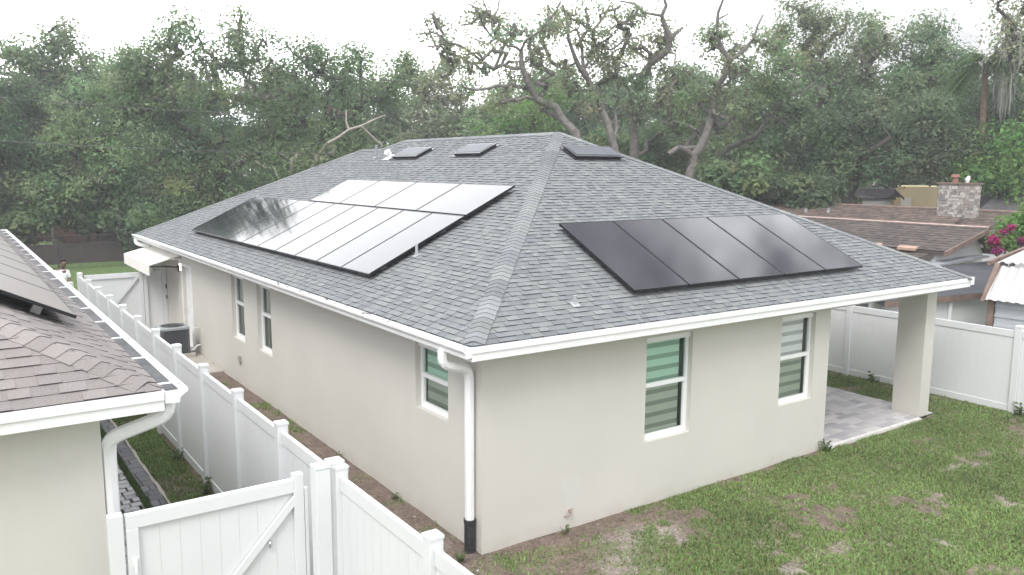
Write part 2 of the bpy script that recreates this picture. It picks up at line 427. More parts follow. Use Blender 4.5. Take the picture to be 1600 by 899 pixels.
# roof deck
P = lambda x, y, z: (x, y, z-.016)
c0, c1, c2, c3 = P(-OV, -OV, HE), P(W+OV, -OV, HE), P(XR, YA, ZR), P(XR, YB, ZR)
mb = MB()
mb.poly([c0, c2, c3, P(LX, LY0, ZL), P(LX, LY1, ZL), P(-OV, YE, HE)][::-1])
mb.poly([c0, c1, c2]); mb.poly([c1, P(W+OV, YB+XR+OV, HE), c3, c2])
mb.poly([P(W+OV, YB+XR+OV, HE), P(-OV, YB+XR+OV, HE), c3])
mb.poly([P(-OV, YE, HE), P(LX, LY1, ZL), P(2*LX+OV, YE, HE)]); mb.poly([P(2*LX+OV, YE, HE), P(LX, LY1, ZL), P(LX, LY0-.5, ZL), P(2*LX+OV, LY0-.5, HE)])
deck = mb.build('roof', M['deckshingle'], house)
SL = math.hypot(1, TP); vmax = (XR+OV)*SL
mb = MB()
VL = np.array([1, 0, TP])/SL
def uvL(x, y): return (-(y-(-OV)), (x+OV)*SL)          # U runs toward -y so that U x V points up
pg1 = [uvL(-OV, -OV), uvL(XR, YA), uvL(XR, YB), uvL(LX, LY0), uvL(-OV, LY0)]
pg2 = [uvL(-OV, LY0), uvL(LX, LY0), uvL(LX, LY1), uvL(-OV, YE)]
def ccw(p):
    a = sum(p[i][0]*p[(i+1) % len(p)][1]-p[(i+1) % len(p)][0]*p[i][1] for i in range(len(p))); return p if a > 0 else p[::-1]
pg1, pg2 = ccw(pg1), ccw(pg2)
# drip edge hangs 2 cm past the eave
shingles(mb, [pg1, pg2], (-OV, -OV, HE), (0, -1, 0), VL, GREY, .0985, seed=5, ws=.8, umax=.6, vmax=vmax, u0=-20.)
mb.build('shingle_slope', M['shingle'], deck)
mb = MB(); VB = np.array([0, 1, TP])/SL
uvB = lambda x, y: (x+OV, (y+OV)*SL)
shingles(mb, [ccw([uvB(-OV, -OV), uvB(W+OV, -OV), uvB(XR, YA)])], (-OV, -OV, HE), (1, 0, 0), VB, GREY, .0985, seed=9, ws=.8, umax=12, vmax=vmax)
mb.build('shingle_slope', M['shingle'], deck)
mb = MB()
dl, db, dr = -VL, -VB, np.array([1, 0, -TP])/SL
hipd = lambda s, dirn: unit(s)
A, B = np.array([-OV, -OV, HE]), np.array([XR, YA, ZR])
hd = unit(B-A); nl = unit(np.cross(np.cross(VL, [0, 1, 0]), hd)); nr = unit(np.cross(hd, np.cross([1, 0, 0], VB)))
def perp_down(normal, d, toward):
    q = np.cross(np.array(normal), np.array(d)); q /= np.linalg.norm(q); return q if np.dot(q, toward) > 0 else -q
NL, NB, NR = np.array([-TP, 0, 1])/SL, np.array([0, -TP, 1])/SL, np.array([TP, 0, 1])/SL
NF = np.array([0, TP, 1])/SL
caps_along(mb, A+hd*.10, B, perp_down(NL, hd, (-1, 1, 0)), perp_down(NB, hd, (1, -1, 0)), GREY, seed=2)
A2 = np.array([W+OV, -OV, HE]); h2 = unit(B-A2)
caps_along(mb, A2, B, perp_down(NB, h2, (-1, -1, 0)), perp_down(NR, h2, (1, 1, 0)), GREY, seed=4)
C = np.array([XR, YB, ZR]); caps_along(mb, C, B, perp_down(NL, (0, 1, 0), (-1, 0, 0)), perp_down(NR, (0, 1, 0), (1, 0, 0)), GREY, seed=6)
D = np.array([LX, LY0, ZL]); h3 = unit(C-D); caps_along(mb, D, C, perp_down(NL, h3, (-1, -1, 0)), perp_down(NF, h3, (1, 1, 0)), GREY, seed=7)
E_ = np.array([LX, LY1, ZL]); caps_along(mb, E_, D, perp_down(NL, (0, 1, 0), (-1, 0, 0)), perp_down(NR, (0, 1, 0), (1, 0, 0)), GREY, seed=8)
F_ = np.array([-OV, YE, HE]); h4 = unit(E_-F_); caps_along(mb, F_, E_, perp_down(NL, h4, (-1, -1, 0)), perp_down(NF, h4, (1, 1, 0)), GREY, seed=10)
mb.build('ridge_cap', M['cap'], deck)
# gutter on the long left eave (covered, white)
def gutter(name, x, y0, y1, sgn, parent, cover, zt=2.765, k=1.):
    pr = [(0, zt), (0, zt-.115), (.075, zt-.125), (.082, zt-.118), (.085, zt-.075), (.118, zt-.035), (.128, zt-.03), (.13, zt+.004), (.118, zt+.004), (.116, zt-.022), (.075, zt-.07), (.072, zt-.112), (.006, zt-.105), (.006, zt)]; pr = [(a*k, b) for a, b in pr]
    g = MB(); g.extrude(pr, lambda p, e: (x-sgn*p[0] if True else 0, (y0, y1)[e], p[1]))
    pe = pr[:9]
    for y, d in ((y0, -.003), (y1, .003)):
        g.extrude(pe, lambda p, e: (x-sgn*p[0], y+d*e, p[1]))
    o = g.build(name, M['white'], parent)
    if cover:
        c = MB(); c.poly([(x-sgn*.004, y0+.01, zt-.006), (x-sgn*.004, y1, zt-.006), (x-sgn*.119, y1, zt-.006), (x-sgn*.119, y0+.01, zt-.006)]); c.build('leaf_guard', M['white'], o)
    else:
        c = MB(); c.poly([(x-sgn*.006, y0+.01, zt-.04), (x-sgn*.006, y1, zt-.04), (x-sgn*.104*k, y1, zt-.04), (x-sgn*.104*k, y0+.01, zt-.04)]); c.build('silt', M['gutter_leaf'], o)
    return o
g = gutter('gutter', -OV-.004, -OV-.01, YE-.01, 1, house, True)
s = MB()
rd = random.Random(4)
y = -.05
while y < 18.4:
    s = MB(); s.tube([(-OV-.065, y, 2.757), (-OV-.065, y, 2.775)], .011, 6); y += .62; s.build('hanger_screw', M['steel'], g)
s = MB()
for k in range(150):
    yy = rd.uniform(2, 18.5)*rd.random()**.3; xx = -OV-rd.uniform(.01, .11)
    r = rd.uniform(.006, .022); s.obox((xx, yy, 2.7615), (r, r*.4, 0), (-r*.3, r*.8, 0), (0, 0, .002))
tag(s.build('fallen_debris', M['gutter_leaf'], g), kind='stuff')
# small outlet at the right end of the rear eave
m_ = MB(); m_.box(W+OV+.004, -OV-.02, 2.63, W+OV+.125, -OV+.28, 2.768); m_.box(W+OV+.001, -OV-.021, 2.765, W+OV+.128, -OV+.28, 2.775); m_.build('gutter_end', M['white'], house)
# downspouts
def spout(path, parent, w=.062, name='downspout'):
    pth = [np.array(p, float) for p in path]; sm = []
    for k in range(len(pth)):
        if 0 < k < len(pth)-1:
            for t in (0, .25, .5, .75, 1):
                a = pth[k]+(pth[k-1]-pth[k])*min(.12/np.linalg.norm(pth[k-1]-pth[k]), .5); b = pth[k]+(pth[k+1]-pth[k])*min(.12/np.linalg.norm(pth[k+1]-pth[k]), .5)
                sm.append((1-t)**2*a+2*t*(1-t)*pth[k]+t*t*b)
        else: sm.append(pth[k])
    m = MB(); m.tube(sm, w*1.0, 8); return m.build(name, M['white'], parent, smooth=False)
ds = spout([(-.445, .17, 2.645), (-.445, .17, 2.46), (-.075, .16, 2.37), (-.075, .16, .38)], house)
b = MB()
pth = [(-.075, .16, z) for z in np.linspace(.43, -.03, 26)]; b.tube(pth, [.080 if k < 3 else (.074 if k % 2 else .070) for k in range(26)], 12)
b.build('drain_boot', M['black'], ds)
ds2 = spout([(-.445, YE-.3, 2.645), (-.445, YE-.3, 2.5), (-.07, YE-.52, 2.42), (-.07, YE-.52, .1)], house)
# spigot, vent cap, wall light
b = MB(); b.tube([(1.40, -.002, .24), (1.40, -.045, .24), (1.40, -.055, .20)], .016, 8); b.tube([(1.37, -.03, .265), (1.44, -.03, .27)], .009, 6); b.tube([(1.32, -.002, .17), (1.34, -.03, .19), (1.38, -.035, .185)], .012, 6)
b.build('spigot', pm('pinkish_brass', (.42, .30, .27), .5, metal=.3), house)
M['patch'] = pm('fresh_wall_paint', (.578, .570, .540), .85, var=.03, vscale=5)
b = MB(); rq = random.Random(3); b.poly([(1.43+.20*math.cos(t)*rq.uniform(.7, 1.2), -.0025, .50+.25*math.sin(t)*rq.uniform(.75, 1.2)) for t in np.linspace(0, 6.1, 22)]); b.build('paint_patch', M['patch'], house)
b = MB(); b.box(-.05, 9.84, .53, -.001, 9.97, .65); b.box(-.03, 9.87, .45, -.001, 9.94, .53); b.build('outlet_box', pm('grey_box', (.33, .32, .30), .7), house)
b = MB(); b.box(-.05, 14.99, 2.22, -.001, 15.10, 2.34); b.obox((-.13, 15.045, 2.335), (.10, 0, .0), (0, .05, 0), (0, 0, .018)); wl = b.build('wall_light', M['white'], house)
m, n, l, p = nmat('lit_lamp_lens'); p.inputs['Emission Color'].default_value = (1, .93, .75, 1); p.inputs['Emission Strength'].default_value = 2.2; M['lamp'] = m
M['dusty'] = pm('dusty_brown_module', (.155, .135, .125), .45, var=.08, vscale=1.5)
b = MB(); b.box(-.035, 15.0, 2.02, -.003, 15.09, 2.215); b.build('lamp_lens', M['lamp'], wl)
# awning
b = MB(); ax, y0, y1 = -.80, 15.0, 18.52
b.hexa([(-.01, y0, 2.415), (ax, y0, 2.20), (ax, y1, 2.20), (-.01, y1, 2.415), (-.01, y0, 2.44), (ax-.005, y0, 2.225), (ax-.005, y1, 2.225), (-.01, y1, 2.44)])
aw = b.build('awning', M['awning'], house)
b = MB(); n_ = 30
for k in range(n_):
    ya, yb = y0+(y1-y0)*k/n_, y0+(y1-y0)*(k+1)/n_
    za = 1.93+.012*math.sin(k*1.7); zb = 1.93+.012*math.sin((k+1)*1.7)
    b.hexa([(ax-.012, ya, za), (ax-.004, ya, za), (ax-.004, yb, zb), (ax-.012, yb, zb), (ax-.012, ya, 2.215), (ax-.004, ya, 2.215), (ax-.004, yb, 2.215), (ax-.012, yb, 2.215)])
b.build('valance', M['awning'], aw)
b = MB(); b.tube([(-.02, y0+.05, 2.1), (-.4, y0+.05, 2.16), (ax+.03, y0+.05, 2.17)], .022, 6); b.box(-.09, y0+.02, 2.0, -.004, y0+.09, 2.16); b.build('awning_arm', M['darkmetal'], aw); b = MB(); b.tube([(-.02, y1-.1, 2.1), (ax+.03, y1-.1, 2.17)], .022, 6); b.build('awning_arm', M['darkmetal'], aw)
# skylights
def on_left(x, y, h=0): return np.array([x, y, HE+TP*(x+OV)])+NL*h
def on_rear(x, y, h=0): return np.array([x, y, HE+TP*(y+OV)])+NB*h
M['skyglass'] = pm('skylight_glass', (.10, .11, .13), .5, var=.1, spec=.25)
def skylight(fn, ca, cb, along, lab):
    """ca along the eave (centre, half), cb up the slope (centre, half in plan)"""
    def g(a, b, h): return fn(b, a, h) if along == 'y' else fn(a, b, h)
    m = MB()
    def slab(sa, sb, h0, h1):
        q = [g(ca[0]+s*sa, cb[0]+t*sb, h) for h in (h0, h1) for s, t in ((-1, -1), (1, -1), (1, 1), (-1, 1))]; m.hexa(q)
    slab(ca[1]+.06, cb[1]+.07, .0, .025); slab(ca[1], cb[1], .025, .06); slab(ca[1]+.02, cb[1]+.02, .06, .08)
    sk = m.build('skylight', M['darkmetal'], house); sk['label'] = lab
    m = MB(); slab(ca[1]-.035, cb[1]-.035, .081, .086); m.build('pane', M['skyglass'], sk)
skylight(on_left, (10.02, .62), (4.42, .21), 'y', 'roof skylight nearest the white gooseneck vent')
skylight(on_left, (7.25, .54), (4.50, .20), 'y', 'roof skylight on the left slope nearest the hip')
skylight(on_rear, (5.36, .58), (4.33, .19), 'x', 'roof skylight on the rear slope')
# vents
def pipe(pos, nrm, h, r, name, mat=None, hood=False, flash=True):
    m = MB(); p = np.array(pos)
    if flash: m.obox(p+np.array(nrm)*.015, *(lambda a: (a*r*2.4, np.cross(nrm, a)*r*2.6, np.array(nrm)*.004))(unit(np.cross(nrm, (0, 1, 0) if abs(nrm[0]) > .1 else (1, 0, 0)))))
    if hood: m.tube([p, p+(0, 0, h), p+(-.03, 0, h+.05), p+(-.09, -.02, h+.03), p+(-.11, -.03, h-.04)], r, 10)
    else: m.tube([p, p+(0, 0, h), p+(0, 0, h+.001)], [r, r, r*.7], 10)
    return m.build(name, mat or M['steel'], house)
pipe(on_left(.93, 3.36), NL, .19, .024, 'vent_pipe', M['dullsteel']); pipe(on_rear(1.54, .12), NB, .13, .024, 'vent_pipe', M['dullsteel'])
pipe(on_left(4.32, 11.85), NL, .32, .04, 'vent_pipe', pm('grey_lead', (.24, .26, .28), .6))
pipe(on_left(4.28, 11.0), NL, .12, .06, 'gooseneck_vent', M['pvc'], hood=True)

# ------------------------------------------------------------------ solar panels
def solar(label, org, A, B, wa, wb, n, group, feet=True, th=.038, base=.085, gm='solar'):
    """org lower corner on the slope, A along the eave, B up the slope"""
    A, B, n, org = map(lambda q: np.array(q, float), (A, B, n, org)); o0 = org+n*base
    t = thing('solar_panel', label, 'solar panel', tuple(org), group)
    g = .011
    m = MB(); f = .013
    def sl(a0, a1, b0, b1, h0, h1): m.hexa([o0+A*a+B*b+n*h for h in (h0, h1) for a, b in ((a0, b0), (a1, b0), (a1, b1), (a0, b1))])
    sl(g, wa-g, g, g+f, 0, th); sl(g, wa-g, wb-g-f, wb-g, 0, th); sl(g, g+f, g+f, wb-g-f, 0, th); sl(wa-g-f, wa-g, g+f, wb-g-f, 0, th)
    m.build('frame', M['panel_frame'], t)
    m = MB(); sl(g+f, wa-g-f, g+f, wb-g-f, th-.012, th-.003); m.build('glass', M[gm], t)
    if feet:
        for a in (.2*wa, .8*wa):
            for b in (.18*wb, .8*wb): m = MB(); m.obox(org+A*a+B*b+n*(base*.5), A*.035, B*.05, n*(base*.5)); m.build('mount', M['mount'], t)
    return t
ORD = ['first', 'second', 'third', 'fourth', 'fifth', 'sixth', 'seventh', 'eighth', 'ninth', 'tenth']
pw = 1.087; lowx0, lowx1 = .19, 1.955
for k in range(10):
    who = 'nearest the roof hip' if k == 0 else ('at the far end' if k == 9 else ORD[k]+' from the hip end')
    solar(f'upright solar panel in the left slope lower row, {who}', on_left(lowx0, 3.47+pw*(k+1)), (0, -1, 0), VL, pw, (lowx1-lowx0)*SL, NL, 'solar panels on the left roof slope')
for k in range(4):
    who = ['at the hip end', 'second from the hip end', 'third from the hip end', 'at the far end'][k]
    solar(f'sideways solar panel in the left slope upper row, {who}', on_left(lowx1+.012, 3.47+1.76*(k+1)), (0, -1, 0), VL, 1.76, (2.96-lowx1)*SL, NL, 'solar panels on the left roof slope')
for k in range(5):
    who = ['closest to the hip', 'second from the hip', 'in the middle of its row', 'second from the right end', 'at the right end'][k]
    solar(f'dark solar panel on the rear roof slope, {who}', on_rear(2.57+1.098*k, .135), (1, 0, 0), VB, 1.098, 1.73*SL, NB, 'solar panels on the rear roof slope')

# ================================================================== NEIGHBOUR HOUSE (left)
P2, XE, YE2 = .5, -3.71, -.376
nb = thing('neighbour_house', 'cream stucco house at the left edge with brown shingle roof and open gutter', 'house', (-4.2, 0, 0))
NYE = 22.9; NX = -14.6; NXR = (XE+NX)/2; NZR = HE+P2*(XE-NXR); NH = XE-NXR
mb = MB(); mb.box(-14.2, 0, -.3, -4.2, NYE-.4, 2.6); mb.build('wall', M['stucco_cream'], nb)
mb = MB(); mb.box(NX, YE2+.03, 2.602, XE, NYE, 2.63); mb.build('soffit', M['white'], nb)
mb = MB()
for zz0, zz1, yy in ((2.585, 2.685, 0), (2.687, HE-.004, -.016)): mb.box(NX, YE2-.012+yy, zz0, XE+.002, YE2+.028+yy, zz1)
mb.box(XE-.026, YE2+.032, 2.6, XE+.002, NYE, HE-.012); mb.build('fascia', M['white'], nb)
S2 = math.hypot(1, P2); mb = MB()
q = lambda x, y, z: (x, y, z-.016)
mb.poly([q(XE, YE2, HE), q(XE, NYE, HE), q(NXR, NYE-NH, NZR), q(NXR, YE2+NH, NZR)]); mb.poly([q(NX, YE2, HE), q(XE, YE2, HE), q(NXR, YE2+NH, NZR)])
mb.poly([q(NX, NYE, HE), q(NX, YE2, HE), q(NXR, YE2+NH, NZR), q(NXR, NYE-NH, NZR)]); mb.poly([q(XE, NYE, HE), q(NX, NYE, HE), q(NXR, NYE-NH, NZR)])
ndeck = mb.build('roof', pm('brown_shingle_far', (.23, .215, .21), .95, var=.2, vscale=9), nb)
V2 = np.array([-1, 0, P2])/S2; N2 = np.array([P2, 0, 1])/S2; V2B = np.array([0, 1, P2])/S2; N2B = np.array([0, -P2, 1])/S2
mb = MB()
u2 = lambda x, y: (y-YE2, (XE-x)*S2)
shingles(mb, [ccw([u2(XE, YE2), u2(XE, NYE), u2(NXR, NYE-NH), u2(NXR, YE2+NH)])], (XE, YE2, HE), (0, 1, 0), V2, TAUPE, seed=11, umax=24, vmax=NH*S2)
mb.build('shingle_slope', M['shingle'], ndeck)
mb = MB(); u2b = lambda x, y: (x-NX, (y-YE2)*S2)
shingles(mb, [ccw([u2b(NX, YE2), u2b(XE, YE2), u2b(NXR, YE2+NH)])], (NX, YE2, HE), (1, 0, 0), V2B, TAUPE, seed=12, umax=11.5, vmax=NH*S2)
mb.build('shingle_slope', M['shingle'], ndeck)
mb = MB(); A = np.array([XE, YE2, HE]); B = np.array([NXR, YE2+NH, NZR]); hd = unit(B-A); 
caps_along(mb, A+hd*.17, B, perp_down(N2B, hd, (-1, -1, 0)), perp_down(N2, hd, (1, 1, 0)), TAUPE, half=.18, seed=13, expo=.165, lift=.008)
mb.build('ridge_cap', M['cap'], ndeck)
g2 = gutter('gutter', XE+.008, YE2-.01, NYE, -1, nb, False, 2.765, 1.6)
y = -.12
while y < NYE: s = MB(); s.box(XE+.0, y-.018, 2.768, XE+.205, y+.018, 2.778); y += 1.26; s.build('strap', M['white'], g2)
nds = spout([(XE+.07, YE2+.16, 2.655), (XE+.05, YE2+.12, 2.50), (-4.13, -.02, 2.30), (-4.135, .06, 2.15), (-4.135, .06, .05)], nb, .068)
def on_n(x, y, h=0): return np.array([x, y, HE+P2*(XE-x)])+N2*h
ys = [1.95, 4.05, 5.85, 7.65, 9.45, 11.25, 13.05, 14.85, 16.65, 18.4]
for k in range(9):
    who = 'nearest the hip' if k == 0 else ('furthest away' if k == 8 else ORD[k]+' from the near corner')
    solar(f'dusty solar panel on the brown left roof, {who}', on_n(-4.16, ys[k]), (0, 1, 0), V2, ys[k+1]-ys[k], 1.75*S2, N2, "solar panels on the left neighbour's roof", base=.13, gm='dusty')

# ================================================================== FENCES AND GATES
def boards(m, p0, p1, z0, z1, bw=.178, th=.02):
    """tongue and groove boards between plan points p0 and p1"""
    p0, p1 = np.array(p0, float), np.array(p1, float); L = np.linalg.norm(p1-p0); d = (p1-p0)/L; nn = np.array([-d[1], d[0]])
    n = max(1, round(L/bw)); w = L/n
    for k in range(n):
        c = p0+d*(w*(k+.5)); m.obox((*c, (z0+z1)/2), (*(d*(w/2-.0017)), 0), (*(nn*th/2), 0), (0, 0, (z1-z0)/2))
    m.obox((*((p0+p1)/2), (z0+z1)/2), (*(d*L/2), 0), (*(nn*th*.36), 0), (0, 0, (z1-z0)/2-.001))
def rail(m, p0, p1, z0, z1, th=.05):
    p0, p1 = np.array(p0, float), np.array(p1, float); L = np.linalg.norm(p1-p0); d = (p1-p0)/L; nn = np.array([-d[1], d[0]])
    m.obox((*((p0+p1)/2), (z0+z1)/2), (*(d*L/2), 0), (*(nn*th/2), 0), (0, 0, (z1-z0)/2))
def fpost(parent, x, y, top, w=.127, cap=True, z0=-.2):
    h = w/2; m = MB(); m.box(x-h, y-h, z0, x+h, y+h, top)
    p = m.build('post', M['vinyl'], parent, bevel=.006)
    k = h+.005; c = MB(); c.box(x-k, y-k, top+.001, x+k, y+k, top+.03)
    i = [(x-k, y-k, top+.03), (x+k, y-k, top+.03), (x+k, y+k, top+.03), (x-k, y+k, top+.03)]
    for a in range(4): c.poly([i[a], i[(a+1) % 4], (x, y, top+.05)])
    c.build('post_cap', M['vinyl'], p); return p
def fence_run(name, label, pts, top, ptop, group=None, bot=.06, skip=()):
    f = thing(name, label, 'fence', (*pts[0], 0), group)
    for i, p in enumerate(pts):
        fpost(f, p[0], p[1], ptop)
        if i+1 < len(pts) and i not in skip:
            a, b = np.array(p, float), np.array(pts[i+1], float); d = (b-a)/np.linalg.norm(b-a); a = a+d*.066; b = b-d*.066
            m = MB(); boards(m, a, b, bot+.14, top-.14); pn = m.build('panel', M['vinyl'], f)
            for q0, q1 in ((top-.14, top), (bot, bot+.14)): m = MB(); rail(m, a, b, q0, q1); m.build('rail', M['vinyl'], pn, bevel=.004)
    return f
FX = -2.235
fy = [-4.66, -2.76, -.90, .78, 2.45, 4.12, 5.77, 7.35, 8.93, 10.5, 12.08, 13.65, 15.2, 16.8]
fence_run('vinyl_fence', 'long white vinyl privacy fence between the two houses', [(FX, y) for y in fy], 1.81, 1.885)
fence_run('vinyl_fence', 'white vinyl fence along the lawn beyond the patio pillar', [(12.16+.02*(k % 2), y) for k, y in enumerate([-4.55, -2.68, -.80, 1.05, 2.9, 4.75, 6.6, 8.45, 10.3, 12.1])], 1.66, 1.73, bot=.0)
# foreground gate
gt = thing('gate', 'white vinyl gate with diagonal brace in the near left corner', 'gate', (-3.3, -.72, 0))
gy = -.70; gx0, gx1 = -4.05, -2.55; gz = 1.80
m = MB(); boards(m, (gx0+.0, gy), (gx1-.1, gy), .2, gz-.13); m.build('board_panel', M['vinyl'], gt)
m = MB(); rail(m, (gx0-.10, gy-.012), (gx1-.1, gy-.012), gz-.13, gz, .07); rail(m, (gx0-.10, gy-.012), (gx1-.1, gy-.012), .06, .2, .07)
m.box(gx1-.1, gy-.055, .04, gx1, gy+.03, gz+.05); m.box(gx0-.1, gy-.05, .2, gx0-.002, gy+.025, gz-.131)
m.build('frame', M['vinyl'], gt, bevel=.004)
a, b = np.array([gx1-.05, gy-.04, gz-.16]), np.array([gx0+.05, gy-.04, .16]); d = unit(b-a); n_ = np.array([0, -1, 0]); sd = np.cross(d, n_)
m = MB(); m.obox((a+b)/2, d*np.linalg.norm(b-a)/2, sd*.035, n_*.016); m.build('brace', M['vinyl'], gt, bevel=.003)
m = MB(); m.box(gx0-.06, gy-.075, 1.34, gx0-.03, gy-.05, 1.40); m.box(gx0-.055, gy-.085, 1.27, gx0-.035, gy-.07, 1.34); m.build('latch', M['white'], gt)
m = MB(); m.tube([(-2.90, gy-.03, 1.24), (-2.90, gy-.06, 1.22), (-2.90, gy-.045, 1.17)], .01, 6); m.build('handle', M['steel'], gt)
def gpost(label, x, y, top, w, group):
    t = thing('gate_post', label, 'gate post', (x, y, 0), group); h = w/2
    m = MB(); m.box(x-h, y-h, -.2, x+h, y+h, top-.032); m.build('post', M['vinyl'], t, bevel=.006)
    m = MB(); m.box(x-h-.003, y-h-.003, top-.03, x+h+.003, y+h+.003, top); m.build('post_cap', M['vinyl'], t, bevel=.008)
gpost('left one of the two thick white gate posts side by side', -2.425, gy-.18, 1.95, .15, 'gate posts')
gpost('right one of the two thick white gate posts side by side, touching the long fence', -2.262, gy-.14, 1.96, .15, 'gate posts')
m = MB(); m.box(-2.545, gy-.06, .0, -2.515, gy-.02, 1.70); m.build('stop_strip', M['vinyl'], gt)
m = MB(); m.box(-4.29, gy-.05, -.2, -4.17, gy+.05, 1.815); m.build('hinge_post', M['vinyl'], gt, bevel=.005)
# far gate beside the house
fg = thing('gate', 'white vinyl gate with diagonal brace at the far end of the side yard', 'gate', (-1.2, 16.9, 0))
m = MB(); boards(m, (-2.1, 16.9), (-.72, 16.9), .15, 1.70); m.build('board_panel', M['vinyl'], fg); m = MB(); boards(m, (-.52, 16.9), (-.13, 16.9), .15, 1.70); m.build('board_panel', M['vinyl'], fg)
m = MB()
for a, b in ((-2.12, -.72), (-.52, -.13)):
    for q0, q1 in ((1.70, 1.83), (.05, .15)): m = MB(); rail(m, (a, 16.88), (b, 16.88), q0, q1, .06); m.build('rail', M['vinyl'], fg)
m = MB(); a, b = np.array([-.75, 16.85, 1.72]), np.array([-2.05, 16.85, .2]); d = unit(b-a); m.obox((a+b)/2, d*np.linalg.norm(b-a)/2, np.cross(d, (0, -1, 0))*.04, (0, .015, 0)); m.build('brace', M['vinyl'], fg)
for x, w in ((-.68, .1), (-.57, .1), (-.065, .12)):
    m = MB(); m.box(x-w/2, 16.83, -.1, x+w/2, 16.93, 1.90); m.build('gate_post', M['vinyl'], fg, bevel=.005)
for q0, q1 in ((1.32, 1.44), (1.02, 1.12)): m = MB(); m.box(-.04, 16.80, q0, -.012, 16.83, q1); m.build('hinge', M['black'], fg)
fence_run('vinyl_fence', 'short white vinyl fence section between the brown-roofed house and the far gate', [(-4.1, 17.0), (-2.45, 17.0)], 1.56, 1.62)

# ================================================================== AIR CONDITIONER
ac = thing('air_conditioner', 'grey air-conditioning condenser unit beside the house wall', 'air conditioner', (-.62, 13.55, 0))
ax0, ax1, ay0, ay1, az0, az1 = -.95, -.30, 13.18, 13.85, .13, .80
m = MB(); m.box(ax0-.04, ay0-.07, -.05, ax1+.12, ay1+.07, .13); m.build('pad', M['concrete'], ac, bevel=.01)
m = MB(); m.box(ax0+.03, ay0+.03, az0, ax1-.03, ay1-.03, az1-.02); m.build('coil', M['acfin'], ac)
m = MB()
z = az0+.05
while z < az1-.06:
    m.box(ax0, ay0, z, ax1, ay0+.012, z+.012); m.box(ax0, ay0+.013, z, ax0+.012, ay1, z+.012); z += .04
for k in range(9):
    x = ax0+(ax1-ax0)*k/8; m.box(x-.006, ay0-.004, az0, x+.006, ay0+.004, az1-.03)
m.build('louvre', M['acgrey'], ac)
m = MB()
for x, y in ((ax0, ay0), (ax1-.04, ay0), (ax0, ay1-.04), (ax1-.04, ay1-.04)): m = MB(); m.box(x-.005, y-.005, az0, x+.045, y+.045, az1-.03); m.build('corner_post', M['acgrey'], ac)
m = MB(); cx, cy = (ax0+ax1)/2, (ay0+ay1)/2; n_ = 32; ro = .29
ring = [(cx+ro*math.cos(2*math.pi*k/n_), cy+ro*math.sin(2*math.pi*k/n_)) for k in range(n_)]
sq = []
for k in range(n_):
    c_, s_ = math.cos(2*math.pi*k/n_), math.sin(2*math.pi*k/n_); t = .36/max(abs(c_), abs(s_)); t = min(t, .475); sq.append((cx+t*c_, cy+t*s_))
for k in range(n_):
    j = (k+1) % n_
    m.poly([(*sq[k], az1), (*sq[j], az1), (*ring[j], az1+.02), (*ring[k], az1+.02)]); m.poly([(*sq[k], az1-.05), (*sq[j], az1-.05), (*sq[j], az1), (*sq[k], az1)]); m.poly([(*ring[k], az1+.02), (*ring[j], az1+.02), (*ring[j], az1-.12), (*ring[k], az1-.12)])
m.poly([(*p, az1-.12) for p in ring]); m.build('top_cover', pm('light_grey_enamel', (.29, .31, .33), .4, var=.1), ac)
m = MB()
for k in range(3):
    a_ = k*2.094+.4; d = np.array([math.cos(a_), math.sin(a_), 0]); e = np.array([-d[1], d[0], 0]); m.obox(np.array([cx, cy, az1-.06])+d*.15, d*.12, e*.07+np.array([0, 0, .03]), (0, 0, .003))
m.tube([(cx, cy, az1-.11), (cx, cy, az1-.02)], .06, 10); m.build('fan', M['acfin'], ac)
m = MB()
for r in np.linspace(.06, .28, 7): m.tube([(cx+r*math.cos(t), cy+r*math.sin(t), az1+.022+.02*(1-r/.28)) for t in np.linspace(0, 6.2832, 25)], .004, 4, cap=False)
for k in range(8):
    t = k*math.pi/4; m.tube([(cx, cy, az1+.045), (cx+.29*math.cos(t), cy+.29*math.sin(t), az1+.022)], .005, 4)
m.build('fan_guard', M['acgrey'], ac)
m = MB(); m.tube([(-.02, 13.4, .72), (-.14, 13.35, .72), (-.17, 13.33, .6), (-.17, 13.33, .25), (-.29, 13.3, .22)], .018, 6); m.tube([(-.03, 13.25, .3), (-.12, 13.2, .3), (-.2, 13.22, .2), (-.3, 13.25, .2)], .022, 6); m.build('refrigerant_line', M['pvc'], ac)

